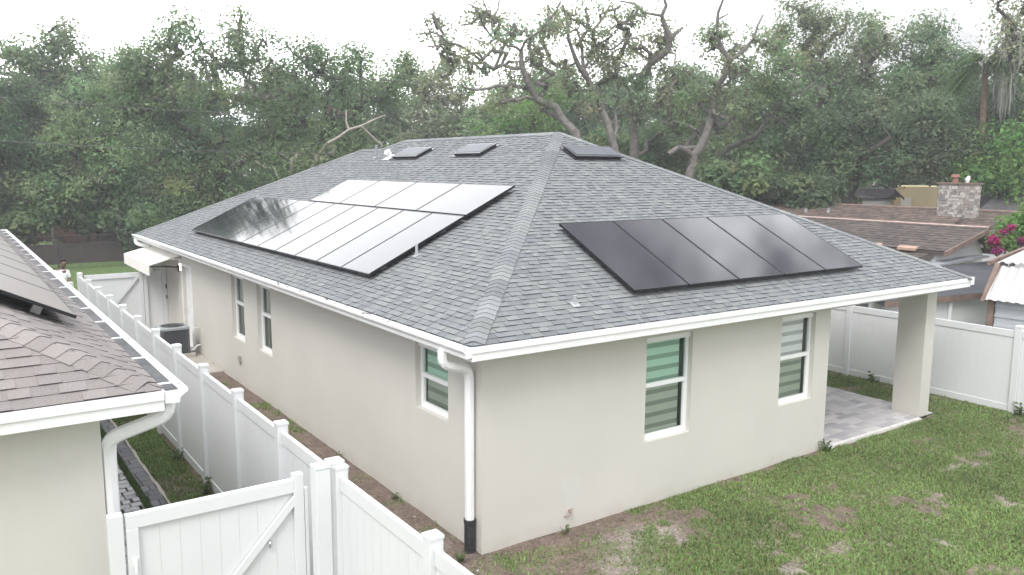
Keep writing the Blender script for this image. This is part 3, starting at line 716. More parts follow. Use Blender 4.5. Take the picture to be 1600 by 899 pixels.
# ================================================================== GROUND
def zone(x, y):
    """cover of living grass 0..1 and soil tone for plan points"""
    n1 = fbm(x, y, .6, 4, 3); n2 = fbm(x*.8, y*1.5, 1.9, 4, 11); n3 = fbm(x, y, 7., 3, 21)
    rear = (y < 0) | (x > 7)
    g = np.clip((n1*.32+n2*.46+n3*.34-.502+.09*np.clip((x-2.6)/2, 0, 1)*np.clip((y+1.3)/.6, 0, 1)*(y < -.12))*6.5+.55, 0.05, 1)
    near = np.clip(1-np.hypot(x-.9, (y+.55)*1.1)/1.9, 0, 1); g = g*(1-near*.95)+near*.25*(n2 > .58)
    g = np.where((y > -.30) & (y < .02) & (x < 3.0) & (x > -.5), g*np.clip(.2+.9*(n2 > .5), 0, 1), g)
    sand = np.clip((n1-.50)*5, 0, 1)*(1-g)+np.clip(1-np.hypot((x-2.0)/.9, (y+.75)/.42), 0, 1)*.9
    side = (x < .05) & (x > -2.35) & (y > -6) & (y < 17)
    gs = np.clip((n2*.6+n3*.3+n1*.3-.565)*5.5, 0, 1); gs = gs*np.where((y > 2.2) & (y < 10.9), np.clip((y-1.5)/4, 0, 1)*np.clip(.45+(n1-.4)*2.5, 0, 1.2), .35)
    g = np.where(side, np.clip(gs, 0, 1), g); sand = np.where(side, np.clip(1-np.hypot((x+.75)/.75, (y-.55)/1.0), 0, 1)*.8*(n2 > .4), sand)
    strip = (x > -2.85) & (x <= -2.3) & (y > -.8) & (y < 17); g = np.where(strip, np.clip(.75+(n2-.45)*2.5, .25, 1), g)
    lane = (x > 10.7) & (x < 12.2) & (y > -.2); g = np.where(lane, np.clip(.75+(n2-.5)*2, .2, 1)*np.where(x > 11.85, .5, 1), g)
    far = y > 17.2; g = np.where(far, 1., g); sand = np.where(far | lane | strip, 0, sand)
    wood = (y > 36.95) | (x > 25); g = np.where(wood, 0, g)
    return g, np.clip(sand, 0, 1), wood
def gcol(x, y):
    g, s, wood = zone(x, y); n = fbm(x, y, 9., 2, 5)[:, None]; n0 = fbm(x, y, .9, 3, 8)[:, None]
    soil = np.array([.165, .128, .108])*(.7+.6*n); sandc = np.array([.36, .32, .295])*(.8+.4*n)
    c = soil*(1-s[:, None])+sandc*s[:, None]
    gc = np.array([.14, .165, .08])*(.75+.5*n)*(1-.35*(n0-.5))
    c = c*(1-g[:, None])+gc*g[:, None]
    c = np.where(((y > 17.2) & (y <= 36.95) & (x < 12))[:, None], np.array([.11, .165, .062])*(.8+.4*n), c)
    return np.where(wood[:, None], np.array([.105, .058, .040])*(.6+.8*n), c)
def gz(x, y):
    z = (fbm(x, y, 1.3, 3, 31)-.5)*.035
    z = z+np.where(y > 36.5, np.clip((y-36.5)*.16, 0, 2.2), 0)
    return z-.012
ex = np.array([3., 8, 18, 40, 90, 200, 450])
xs = np.concatenate([-2.9-.6*np.arange(20, 0, -1)-0, np.arange(-2.9, 12.61, .075), 12.6+.75*np.arange(1, 28)]); xs = np.concatenate([xs[0]-ex[::-1]-60*0, xs, xs[-1]+ex])
ysg = np.concatenate([-6.2-np.array([450, 200, 90, 40, 18, 8, 3.])[:], np.arange(-6.2, 3.5, .075), np.arange(3.5, 18., .12), np.arange(18., 60, .6), 60+ex])
GX, GY = np.meshgrid(xs, ysg); fx, fy_ = GX.ravel(), GY.ravel(); z = gz(fx, fy_)
V = np.stack([fx, fy_, z], 1); nx, ny = len(xs), len(ysg)
ii = (np.arange(ny-1)[:, None]*nx+np.arange(nx-1)[None]).ravel(); F = np.stack([ii, ii+1, ii+nx+1, ii+nx], 1)
cen = V[F].mean(1)
gr = np_mesh('ground', V, F, attr_mat('soil_and_turf', .95, 26, .35, .8, .15, 0, .03), None, gcol(cen[:, 0], cen[:, 1]), smooth=True)
tag(gr, 'patchy lawn ground with bare sandy soil around the houses', 'ground', kind='structure')
# grass blades
def blades(name, label, x0, x1, y0, y1, n, h, seed, thin=1., excl=None):
    r = np.random.default_rng(seed); x = r.uniform(x0, x1, n); y = r.uniform(y0, y1, n)
    g, s, w = zone(x, y); keep = (r.random(n) < g**1.3) & ~w
    if excl is not None: keep &= ~excl(x, y)
    x, y, g = x[keep], y[keep], g[keep]; n = len(x)
    hh = h*(.45+.8*r.random(n))*(.55+.6*fbm(x, y, 1.1, 3, 77)); a = r.uniform(0, 6.283, n); lean = r.uniform(.1, .95, n)*hh
    wd = (.0045+.006*r.random(n))*thin; zb = gz(x, y)-.004
    b = np.stack([x, y, zb], 1); sd = np.stack([-np.sin(a), np.cos(a), 0*a], 1)*wd[:, None]; ld = np.stack([np.cos(a), np.sin(a), 0*a], 1)
    mid = b+ld*(lean*.35)[:, None]+np.stack([0*a, 0*a, hh*.62], 1); tip = b+ld*lean[:, None]+np.stack([0*a, 0*a, hh*np.sqrt(np.clip(1-(lean/hh)**2*.5, .2, 1))], 1)
    V = np.stack([b-sd, b+sd, mid+sd*.8, mid-sd*.8, tip], 1).reshape(-1, 3); i = np.arange(n)*5
    F = np.concatenate([np.stack([i, i+1, i+2], 1), np.stack([i, i+2, i+3], 1), np.stack([i+3, i+2, i+4], 1)])
    t = r.random(n)[:, None]; dry = (r.random(n) < .17)[:, None]; big = np.clip(.5+(fbm(x, y, .8, 3, 41)[:, None]-.5)*1.8, 0, 1)
    c = np.array([.138, .222, .066])*(1-t)+np.array([.225, .325, .112])*t; c = c*(.75+.55*big); c = np.where(dry, np.array([.20, .17, .09]), c)
    o = np_mesh(name, V, F, M['grass'], None, np.concatenate([c, c, c])); return tag(o, label, 'grass', kind='stuff')
inhouse = lambda x, y: ((x > -.06) & (x < 7.1) & (y > -.03)) | ((x >= 7.05) & (x < 10.72) & (y > -.07) & (y < 30))
blades('lawn_grass', 'short patchy green lawn grass behind the house', -2.1, 12.4, -5.2, .0, 230000, .050, 1, excl=inhouse)
blades('lawn_grass', 'grass strip between the patio and the white fence', 10.6, 12.2, -.1, 6.5, 26000, .065, 2, excl=inhouse)
blades('yard_grass', 'thin grass growing in the dirt of the side yard', -2.15, -.02, -.5, 11.2, 42000, .06, 3)
blades('strip_grass', 'grass strip at the foot of the long white fence beside the pavers', -2.84, -2.27, -.6, 12., 30000, .075, 4)
# weeds at wall feet
def weed(x, y, h, seed, label):
    r = random.Random(seed); V, F, c = [], [], []
    for k in range(16):
        a = r.uniform(0, 6.28); l = h*r.uniform(.4, 1.1); bx, by = x+r.uniform(-1, 1)*h*.22, y+r.uniform(-1, 1)*h*.16
        for j in range(3):
            t0 = .2+.27*j; e = np.array([math.cos(a), math.sin(a), 0]); p = np.array([bx, by, gz(np.array([bx]), np.array([by]))[0]])+e*l*.35*t0+np.array([0, 0, l*t0])
            s = np.array([-e[1], e[0], 0])*h*.11; u = e*h*.25+np.array([0, 0, h*.16]); i = len(V)
            V += [p, p+u*.5+s, p+u, p+u*.5-s]; F.append((i, i+1, i+2, i+3)); q = r.uniform(.75, 1.2); c.append((.085*q, .125*q, .042*q))
    o = np_mesh('weed', np.array(V), np.array(F), M['grass'], None, np.array(c), base=(x, y, 0)); return tag(o, label, 'weed', 'weeds along the walls')
for k, (x, y, h, lb) in enumerate([(-.35, -.05, .16, 'leafy green weed at the foot of the black drain boot'), (1.25, -.12, .13, 'low leafy weed on the soil just below the wall spigot'), (6.98, -.1, .22, 'tall weed at the house wall end beside the patio edge'),
        (-.1, 2.2, .12, 'small weed against the side wall just past the small corner window'), (-.12, 4.2, .14, 'small weed at the foot of the long blank side wall'), (11.95, 2.1, .30, 'tall spindly weed at the fence foot beyond the patio'), (12.0, -1.0, .28, 'weed clump at the foot of the lawn fence by the right picture edge'),
        (-2.32, 3.9, .30, 'weed by the long white fence on the paver side'), (-2.34, 5.6, .24, 'second weed further along the paver side of the long fence'), (-.7, 9.8, .16, 'low weed patch before the concrete slabs')]):
    weed(x, y, h, k, lb)
# pavers
def pavers(name, label, x0, x1, y0, y1, lx, ly, z, pal, kind_seed, gap=.006, alongx=True, jitter=0):
    r = random.Random(kind_seed); m = MB(); y = y0
    while y < y1-.02:
        h = r.choice(ly); h = min(h, y1-y); x = x0-r.random()*.3
        while x < x1:
            w = r.choice(lx); a, b = max(x, x0), min(x+w, x1)
            if b-a > .03:
                k = r.choice(pal); q = r.uniform(.88, 1.12); m.cur = tuple(v*q for v in k); zz = z+r.uniform(-.003, .003)*(1+jitter*2); jj = lambda: r.uniform(-1, 1)*jitter*.02
                A_, B_, C_, D_ = a+gap/2+jj(), b-gap/2+jj(), y+gap/2+jj(), y+h-gap/2+jj(); e = .008
                top = [(A_+e, C_+e, zz), (B_-e, C_+e, zz), (B_-e, D_-e, zz), (A_+e, D_-e, zz)]; bt = [(A_, C_, zz-.012), (B_, C_, zz-.012), (B_, D_, zz-.012), (A_, D_, zz-.012)]
                m.poly(top)
                for i in range(4): m.poly([bt[i], bt[(i+1) % 4], top[(i+1) % 4], top[i]])
            x += w
        y += h
    m.cur = None
    o = m.build(name, M['stone'], None); return tag(o, label, 'paving', kind='structure')
LAV = [(.41, .40, .415), (.45, .435, .445), (.36, .35, .37), (.43, .415, .42), (.32, .315, .335), (.44, .43, .44)]
GRP = [(.47, .47, .49), (.41, .41, .43), (.53, .53, .54), (.35, .35, .37), (.44, .445, .46)]
pavers('patio', 'lavender-grey paver patio under the roofed corner', 7.06, 10.66, .005, 3.08, (.3, .45, .22), (.15, .23, .15), .045, LAV, 1)
m = MB(); m.box(7.06, .004, -.2, 10.47, 3.09, .030); tag(m.build('patio_base', M['concrete'], None), 'sand joints beneath the patio pavers', 'paving', kind='structure')
m = MB(); m.box(7.06, -.075, -.2, 10.10, .002, .042); tag(m.build('patio_edge', pm('white_concrete', (.62, .60, .58), .85, var=.1, vscale=6, dirt=(.4, .36, .32)), None), 'white concrete edge of the patio', 'kerb', kind='structure')
pavers('paver_path', 'weathered grey cobble paver path along the cream house', -4.19, -3.19, -.6, 17., (.24, .18, .14), (.16, .16, .2), .03, GRP, 2, gap=.02, jitter=.5)
pavers('paver_border', 'dark grey paver border of the narrow path', -3.11, -2.90, -.6, 17., (.25,), (.22,), .032, [(.17, .17, .185), (.2, .2, .215), (.15, .15, .165)], 3, gap=.006)
m = MB(); y = -.6; rd = random.Random(8)
while y < 17: m.box(-2.895+rd.uniform(-.008, .008), y, -.1, -2.85+rd.uniform(-.012, .012), y+.3, .018+rd.uniform(0, .014)); y += .3
tag(m.build('path_edging', M['concrete'], None), 'rough pale mortar edging beside the paver border', 'kerb', kind='structure')
def lineg(name, label, x0, x1, y0, y1, n, h, seed):
    r = np.random.default_rng(seed); x = r.uniform(x0, x1, n); y = r.uniform(y0, y1, n); k = fbm(x, y, 1.5, 2, seed) > .33; x, y = x[k], y[k]; n = len(x)
    a = r.uniform(0, 6.28, n); hh = h*(.4+.8*r.random(n)); b = np.stack([x, y, 0*x+.01], 1); sd = np.stack([-np.sin(a), np.cos(a), 0*a], 1)*.006; tp = b+np.stack([np.cos(a)*hh*.5, np.sin(a)*hh*.5, hh], 1)
    V = np.stack([b-sd, b+sd, tp], 1).reshape(-1, 3); i = np.arange(n)*3; F = np.stack([i, i+1, i+2], 1); t = r.random((n, 1)); c = np.array([.07, .115, .035])*(1-t)+np.array([.11, .16, .055])*t
    tag(np_mesh(name, V, F, M['grass'], None, c), label, 'grass', kind='stuff')
lineg('joint_grass', 'line of grass between the cobbles and the paver border', -3.19, -3.11, -.6, 14, 9000, .07, 51)
lineg('joint_tufts', 'tufts growing in the joints of the cobble path', -4.15, -3.2, 1, 9, 900, .05, 52)
# concrete slabs by the AC
for k, (y0, y1) in enumerate(((11.3, 12.15), (12.17, 13.05), (13.07, 15.0), (15.02, 16.8))):
    m = MB(); m.box(-1.25+.05*(k % 2), y0, -.1, -.003, y1, .025+.003*k); tag(m.build('concrete_slab', M['concrete'], None, bevel=.01), 'pale concrete slab path by the side door', 'paving', kind='structure')
# stones and litter on the soil
rd = random.Random(14); m = MB()
for k in range(260):
    x, y = (rd.uniform(-2.1, -.1), rd.uniform(-1, 9)) if k % 3 else (rd.uniform(0, 4.5), rd.uniform(-2.6, -.1))
    q = rd.uniform(.004, .013); z = gz(np.array([x]), np.array([y]))[0]+.004; a = rd.uniform(0, 3.1)
    m.cur = rd.choice([(.5, .46, .42), (.38, .34, .3), (.12, .09, .07), (.10, .075, .06), (.2, .13, .09)]); m.obox((x, y, z), (q*1.6*math.cos(a), q*1.6*math.sin(a), .2*q), (-q*.7*math.sin(a), q*.7*math.cos(a), 0), (0, 0, q*.4))
m.cur = None; tag(m.build('soil_litter', M['stone'], None), 'pebbles, bark chips and dry leaves scattered over the soil', 'litter', kind='stuff')

# ================================================================== PERSON
def skin(name, pts, edges, rad, mat, parent, root=0, sub=2):
    org = origin(parent); me = bpy.data.meshes.new(name); me.from_pydata([tuple(np.array(p, float)-org) for p in pts], edges, [])
    o = link(me, name, mat, parent, org); o.modifiers.new('skin', 'SKIN').use_smooth_shade = True
    for i, r in enumerate(rad):
        sv = me.skin_vertices[0].data[i]; sv.radius = (r, r) if not hasattr(r, '__len__') else r; sv.use_root = (i == root)
    s = o.modifiers.new('sub', 'SUBSURF'); s.levels = s.render_levels = sub
    return o
px, py = -2.10, 22.2
pe = thing('person', 'person in a white shirt with head bowed, standing beyond the far fence', 'person', (px, py, 0))
Q = lambda x, y, z: (px+x, py+y, z)
pts = [Q(0, 0, .95), Q(0, 0, 1.15), Q(.02, 0, 1.36), Q(.03, -.01, 1.47), Q(.06, -.03, 1.55), Q(.08, -.05, 1.64), Q(.07, -.04, 1.71),
       Q(-.15, 0, 1.38), Q(-.2, -.06, 1.12), Q(-.13, -.24, 1.04), Q(-.06, -.33, 1.03), Q(.17, 0, 1.38), Q(.22, -.06, 1.12), Q(.17, -.24, 1.05), Q(.12, -.33, 1.04),
       Q(-.09, 0, .88), Q(-.11, -.01, .48), Q(-.11, .02, .09), Q(-.12, -.12, .05), Q(.09, 0, .88), Q(.12, -.01, .48), Q(.12, .02, .09), Q(.13, -.12, .05)]
ed = [(0, 1), (1, 2), (2, 3), (3, 4), (4, 5), (5, 6), (2, 7), (7, 8), (8, 9), (9, 10), (2, 11), (11, 12), (12, 13), (13, 14), (0, 15), (15, 16), (16, 17), (17, 18), (0, 19), (19, 20), (20, 21), (21, 22)]
ra = [.13, .125, .14, .055, .07, .092, .07, .06, .045, .036, .035, .06, .045, .036, .035, .085, .058, .042, .04, .085, .058, .042, .04]
skin('body', pts, ed, ra, pm('brown_skin', (.16, .085, .06), .55, var=.1), pe)
skin('shirt', [Q(0, 0, .86), Q(0, 0, 1.1), Q(.015, 0, 1.34), Q(.03, 0, 1.435), Q(-.16, 0, 1.37), Q(-.2, -.06, 1.14), Q(.18, 0, 1.37), Q(.22, -.06, 1.14)], [(0, 1), (1, 2), (2, 3), (2, 4), (4, 5), (2, 6), (6, 7)], [.165, .155, .155, .07, .075, .06, .075, .06], pm('white_cotton', (.82, .83, .85), .9, var=.05, vscale=8), pe, sub=2)
skin('trousers', [Q(0, 0, .93), Q(-.09, 0, .86), Q(-.11, -.01, .48), Q(-.11, .02, .12), Q(.09, 0, .86), Q(.12, -.01, .48), Q(.12, .02, .12)], [(0, 1), (1, 2), (2, 3), (0, 4), (4, 5), (5, 6)], [.15, .11, .08, .065, .11, .08, .065], pm('dark_denim', (.04, .045, .06), .85), pe, sub=2)
skin('hair', [Q(.075, -.02, 1.69), Q(.075, .0, 1.73), Q(.07, .02, 1.69)], [(0, 1), (1, 2)], [.108, .105, .105], pm('dark_hair', (.025, .015, .014), .7), pe, sub=2)

# ================================================================== FAR FENCE, LOW WALL
cf = thing('chain_link_fence', 'black chain-link fence across the far end of the grass', 'fence', (0, 35.2, 0))
for x in np.arange(-10.0, 22, 3.05):
    m = MB(); m.tube([(x+.92-.9, 35.2, -.2), (x+.92-.9, 35.2, 1.60)], .035, 8); m.build('post', M['black'], cf)
m = MB(); m.tube([(-10, 35.2, 1.55), (22, 35.2, 1.55)], .022, 6); m.tube([(-10, 35.2, .06), (22, 35.2, .06)], .008, 5); m.build('top_rail', M['black'], cf)
m = MB()
for k in range(int(32/.16)):
    x = -10+k*.16
    for dx in (1.5, -1.5):
        a, b = np.array([x, 35.2, .05]), np.array([x+dx, 35.2, 1.55])
        m.obox((a+b)/2, (b-a)/2, np.array([.0035, 0, 0]), (0, .003, 0))
m.build('mesh', M['black'], cf)
m = MB(); m.box(-16, 37.0, -.2, 24, 37.25, .98); m.box(-16, 36.97, .981, 24, 37.28, 1.03)
for x in np.arange(-14, 24, 4.): m.box(x, 36.93, -.2, x+.3, 36.999, 1.04)
lw = m.build('boundary_wall', pm('brown_weathered_wall', (.060, .048, .047), .9, var=.25, vscale=1.5, bmp=.5, bscale=9, dirt=(.085, .065, .057)), None, base=(0, 37, 0)); tag(lw, 'low dark brown boundary wall behind the black chain-link fence', 'wall')

# ================================================================== BUILDINGS ON THE RIGHT
TILE = [(.135, .102, .090), (.112, .088, .080), (.155, .116, .10), (.10, .081, .075), (.168, .128, .11)]
DTILE = [(.108, .092, .084), (.092, .080, .076), (.122, .103, .092), (.08, .072, .07)]
bh = thing('brown_roof_house', 'older low house with brown tiled gable roofs and pale siding beyond the lawn fence', 'house', (20, 6, 0))
M['siding'] = pm('pale_grey_siding', (.62, .64, .65), .7, var=.05, vscale=1, bmp=.3, bscale=3, stretch=(.2, .2, 8))
M['rust_trim'] = pm('weathered_trim', (.19, .135, .115), .8, var=.3, vscale=4)
def slope(parent, name, corners, pal, seed, expo=.24, mat='shingle', th=.12):
    """tiled roof slope: corners eave0, eave1, ridge1, ridge0 (may be any trapezoid), laid with real courses"""
    e0, e1, r1, r0 = map(lambda q: np.array(q, float), corners); U = unit(e1-e0); N = unit(np.cross(e1-e0, r0-e0)); V = np.cross(N, U)
    uv = lambda p: (float(np.dot(p-e0, U)), float(np.dot(p-e0, V)))
    pg = ccw([uv(e0), uv(e1), uv(r1), uv(r0)]); m = MB()
    bs = [q-N*.02 for q in (e0, e1, r1, r0)]; lo = [q-N*th for q in bs]; m.cur = (.12, .10, .09); m.poly(bs); m.poly(lo[::-1])
    for i in range(4): m.poly([lo[i], lo[(i+1) % 4], bs[(i+1) % 4], bs[i]])
    shingles(m, [pg], e0, U, V, pal, expo=expo, seed=seed, umax=max(p[0] for p in pg)+.1, vmax=max(p[1] for p in pg), u0=min(p[0] for p in pg)-.1)
    return m.build(name, M[mat], parent)
ridge0, ridge1 = (22.48, 5.0, 2.95), (22.48, 14.5, 2.95)
slope(bh, 'roof', [(20.0, 14.5, 2.34), (20.0, 4.85, 2.34), (22.48, 4.85, 2.96), (22.48, 14.5, 2.96)], DTILE, 21)
slope(bh, 'roof', [(23.2, 4.85, 2.18), (23.2, 14.5, 2.18), (22.48, 14.5, 2.955), (22.48, 4.85, 2.955)], DTILE, 22)
m = MB(); m.tube([(22.48, 4.8, 2.99), (22.48, 14.5, 2.99)], .032, 6); m.build('ridge_flashing', pm('pinkish_copper', (.50, .38, .35), .5, var=.2, vscale=4), bh)
m = MB(); m.poly([(20.15, 5.2, 0), (23.05, 5.2, 0), (23.05, 5.2, 2.22), (22.45, 5.2, 2.88), (20.15, 5.2, 2.32)]); m.poly([(20.15, 14.4, 0), (20.15, 5.2, 0), (20.15, 5.2, 2.32), (20.15, 14.4, 2.32)])
m.build('wall', M['siding'], bh)
m = MB()
def bargeboard(a, b, w=.16): 
    a, b = np.array(a, float), np.array(b, float); d = (b-a); m.hexa([a+(0, -.04, -w), b+(0, -.04, -w), b+(0, .03, -w), a+(0, .03, -w), a+(0, -.04, 0), b+(0, -.04, 0), b+(0, .03, 0), a+(0, .03, 0)])
bargeboard((19.95, 4.83, 2.34), (22.48, 4.83, 2.95)); bargeboard((22.481, 4.83, 2.95), (23.25, 4.83, 2.17)); m.build('bargeboard', M['rust_trim'], bh)
m = MB(); m.box(22.75, 5.10, 2.30, 22.9, 5.19, 2.42); m.build('flood_light', M['white'], bh)
slope(bh, 'roof', [(17.4, 14.5, 1.72), (17.4, 5.6, 1.72), (20.05, 5.3, 2.24), (20.05, 14.5, 2.24)], DTILE, 23)
M['terra'] = pm('terracotta_tile', (.42, .28, .22), .8, var=.2)
for y in (6.05, 7.25, 8.5, 9.8): m = MB(); m.obox((19.98, y, 2.36), (.09, 0, .03), (0, .30, 0), (0, 0, .04)); m.build('loose_tile', M['terra'], bh)
slope(bh, 'roof', [(23.4, 19, 2.5), (23.4, 6.2, 2.5), (27.0, 5.7, 3.28), (27.0, 19, 3.28)], TILE, 24)
slope(bh, 'roof', [(30.6, 5.7, 2.4), (30.6, 19, 2.4), (27.0, 19, 3.275), (27.0, 5.7, 3.275)], TILE, 25)
m = MB(); m.tube([(27, 5.7, 3.3), (27, 19, 3.3)], .06, 6); m.build('ridge_flashing', M['rust_trim'], bh)
m = MB(); m.poly([(23.6, 6.6, 0), (30.4, 6.6, 0), (30.4, 6.6, 2.4), (27, 6.6, 3.2), (23.6, 6.6, 2.5)]); m.poly([(23.6, 19, 0), (23.6, 6.6, 0), (23.6, 6.6, 2.5), (23.6, 19, 2.5)]); m.build('wall', M['siding'], bh)
slope(bh, 'roof', [(22.9, 9.2, 2.78), (22.9, 6.4, 2.78), (24.6, 6.7, 3.13), (24.6, 8.3, 3.16)], TILE, 26)
for x, y in ((25.6, 13.9), (25.75, 12.9)):
    m = MB(); zc = 2.5+(x-23.4)*.217; m.tube([(x, y, zc-.05), (x, y, zc+.16), (x, y, zc+.17)], [.07, .07, .09], 8); m.build('roof_vent', M['steel'], bh)
# stone chimney
ch = MB(); rd = random.Random(31)
cx0, cx1, cy0, cy1, cz1 = 25.9, 26.3, 7.0, 8.35, 4.3
STN = [(.36, .34, .32), (.45, .43, .41), (.28, .26, .245), (.24, .225, .215), (.40, .37, .345), (.32, .27, .25), (.48, .465, .45)]
ch.cur = (.34, .32, .30); ch.box(cx0, cy0, 2.2, cx1, cy1, cz1)
z = 2.6
while z < cz1-.05:
    h = rd.uniform(.07, .14); y = cy0
    while y < cy1-.02:
        w = rd.uniform(.07, .22); w = min(w, cy1-y); ch.cur = rd.choice(STN); j = [rd.uniform(-.03, .03) for _ in range(4)]; e = rd.uniform(.012, .04)
        y0_, y1_, z0_, z1_ = y+.008, y+w-.008, z+.008, min(z+h, cz1)-.008
        ch.hexa([(cx0-e, y0_, z0_+j[0]), (cx0-.001, y0_, z0_), (cx0-.001, y1_, z0_), (cx0-e, y1_, z0_+j[1]), (cx0-e, y0_+j[2], z1_), (cx0-.001, y0_, z1_), (cx0-.001, y1_, z1_), (cx0-e, y1_+j[3], z1_)]); y += w
    x = cx0
    while x < cx1-.02:
        w = min(rd.uniform(.12, .3), cx1-x); ch.cur = rd.choice(STN); e = rd.uniform(.012, .04)
        ch.hexa([(x+.008, cy0-e, z+.008), (x+w-.008, cy0-e, z+.008), (x+w-.008, cy0-.001, z+.008), (x+.008, cy0-.001, z+.008), (x+.008, cy0-e, min(z+h, cz1)-.008), (x+w-.008, cy0-e, min(z+h, cz1)-.008), (x+w-.008, cy0-.001, min(z+h, cz1)-.008), (x+.008, cy0-.001, min(z+h, cz1)-.008)]); x += w
    z += h
chm = ch.build('chimney', M['stone'], bh)
m = MB(); m.box(cx0-.06, cy0-.06, cz1+.002, cx1+.06, cy1+.06, cz1+.06); m.build('chimney_cap', M['rust_trim'], chm)
m = MB(); m.tube([(26.1, 7.85, cz1+.06), (26.1, 7.85, cz1+.25), (26.1, 7.85, cz1+.26), (26.1, 7.85, cz1+.36)], [.10, .10, .16, .13], 8); m.build('flue', pm('rusty_flue', (.28, .14, .11), .7, var=.3), chm)
m = MB(); m.tube([(26.1, 7.4, cz1+.06), (26.1, 7.4, cz1+.18), (26.1, 7.35, cz1+.3)], [.05, .09, .04], 6); m.build('vent_cap', M['white'], chm)
# pale shed with dark flat roof behind the fence
sh = thing('shed', 'pale grey shed with dark low-slope roof right behind the lawn fence', 'shed', (14.8, 3, 0))
wl_ = [(12.75, 2.42), (16.35, 1.80)]
m = MB(); m.poly([(12.75, 2.42, -.1), (16.35, 1.80, -.1), (16.35, 1.80, 1.78), (12.75, 2.42, 1.78)]); m.poly([(16.35, 1.80, -.1), (20.6, 4.55, -.1), (20.6, 4.55, 1.74), (16.35, 1.80, 1.74)])
m.poly([(12.75, 2.42, 1.78), (12.75, 2.42, -.1), (15.5, 4.5, -.1), (15.5, 4.5, 1.74)]); m.build('wall', M['siding'], sh)
m = MB(); e = [(x_, y_, 1.80+.035*((x_-14.6)*.168+(y_-1.96))) for x_, y_ in ((12.55, 2.30), (16.6, 1.62), (23.6, 4.6), (18.3, 4.70), (13.8, 4.6))]
m.poly(e); m.poly([(x, y, z-.11) for x, y, z in e][::-1])
for i in range(5): a, b = e[i], e[(i+1) % 5]; m.poly([(a[0], a[1], a[2]-.11), (b[0], b[1], b[2]-.11), b, a])
m.build('roof', pm('dark_roll_roofing', (.052, .056, .066), .9, var=.3, vscale=1.3, bmp=.4, bscale=12, dirt=(.09, .09, .095)), sh)
m = MB(); a, b = np.array([12.55, 2.285, 1.72]), np.array([16.6, 1.605, 1.72]); d = (b-a)/2; m.obox((a+b)/2, d, (0, .008, 0), (0, 0, .07)); m.build('fascia', M['rust_trim'], sh)
m = MB(); m.tube([(14.93, 2.0, 0), (14.93, 2.0, 1.62)], .05, 8); m.build('downspout', M['pvc'], sh)
m = MB(); m.obox((20.4, 4.93, 1.99), (2.2, .05, .06), (0, .22, 0), (0, 0, .03)); m.build('roof_flashing', pm('grey_flashing', (.30, .32, .35), .5, metal=.3, var=.15), sh)
# carport with corrugated roof
cp = thing('carport', 'metal carport with white corrugated roof at the right edge', 'carport', (15.5, 0, 0))
def corrug(p0, p1, q0, q1, n, amp):
    """sheet between low edge p0-p1 and high edge q0-q1 with ribs running up the slope"""
    p0, p1, q0, q1 = map(lambda v: np.array(v, float), (p0, p1, q0, q1)); N = unit(np.cross(p1-p0, q0-p0)); m = MB()
    prof = [0, 0, 1, 1]
    for k in range(n*4):
        t0, t1 = k/(n*4), (k+1)/(n*4); h0, h1 = prof[k % 4]*amp, prof[(k+1) % 4]*amp
        a, b, c, d = p0+(p1-p0)*t0+N*h0, p0+(p1-p0)*t1+N*h1, q0+(q1-q0)*t1+N*h1, q0+(q1-q0)*t0+N*h0
        m.poly([a, b, c, d]); m.poly([d-N*.008, c-N*.008, b-N*.008, a-N*.008])
    return m
M['corr'] = pm('white_painted_steel', (.52, .52, .515), .5, var=.05, vscale=1.5, dirt=(.62, .57, .52))
corrug((14.35, .93, 1.87), (14.35, -6, 1.87), (15.0, 1.0, 2.60), (15.0, -6, 2.60), 36, .035).build('roof_sheet', M['corr'], cp)
corrug((14.95, 1.02, 2.68), (14.95, -6, 2.68), (17.4, 1.15, 3.02), (17.4, -6, 3.02), 34, .04).build('roof_sheet', M['corr'], cp)
corrug((19.9, -6, 2.6), (19.9, 1.1, 2.6), (17.4, -6, 3.02), (17.4, 1.15, 3.02), 30, .03).build('roof_sheet', M['corr'], cp)
m = MB(); m.box(14.55, -6, 0, 14.6, .78, 1.90)
for z in np.arange(.1, 1.85, .23): m.box(14.525, -6, z, 14.549, .78, z+.06)
m.build('wall_panel', pm('blue_grey_steel', (.46, .49, .52), .5, var=.05), cp)
m = MB(); m.box(14.5, .80, 0, 14.62, .93, 1.86); m.hexa([(14.30, .94, 1.83), (14.40, .94, 1.80), (14.40, 1.02, 1.80), (14.30, 1.02, 1.83), (14.95, .94, 2.68), (15.05, .94, 2.60), (15.05, 1.05, 2.60), (14.95, 1.05, 2.68)])
m.hexa([(14.95, 1.16, 2.60), (17.4, 1.16, 2.94), (17.4, 1.24, 2.94), (14.95, 1.24, 2.60), (14.95, 1.16, 2.70), (17.4, 1.16, 3.04), (17.4, 1.24, 3.04), (14.95, 1.24, 2.70)])
m.build('frame', M['rust_trim'], cp)
# yellow house and far roofs
yh = thing('yellow_house', 'pale yellow house with small dark gable far behind the trees', 'house', tuple(np.array([*at(1400, 300, 55)[:2], 0])))
def fr(px, py, dist): return at(px, py, dist)
def facebox(m, px0, px1, pyt, dist, depth=3, zb=0.):
    a, b = at(px0, pyt, dist), at(px1, pyt, dist); zt = (a[2]+b[2])/2; d = unit([*(b-a)[:2], 0]); nn = np.array([-d[1], d[0], 0])*depth
    A, B = np.array([a[0], a[1], 0]), np.array([b[0], b[1], 0])
    m.hexa([(*A[:2], zb), (*B[:2], zb), (*(B+nn)[:2], zb), (*(A+nn)[:2], zb), (*A[:2], zt), (*B[:2], zt), (*(B+nn)[:2], zt), (*(A+nn)[:2], zt)]); return A, B, nn, zt
m = MB(); facebox(m, 1400, 1466, 292, 56, 5); A, B, nn, zt = facebox(m, 1347, 1398, 309, 53.5, 4)
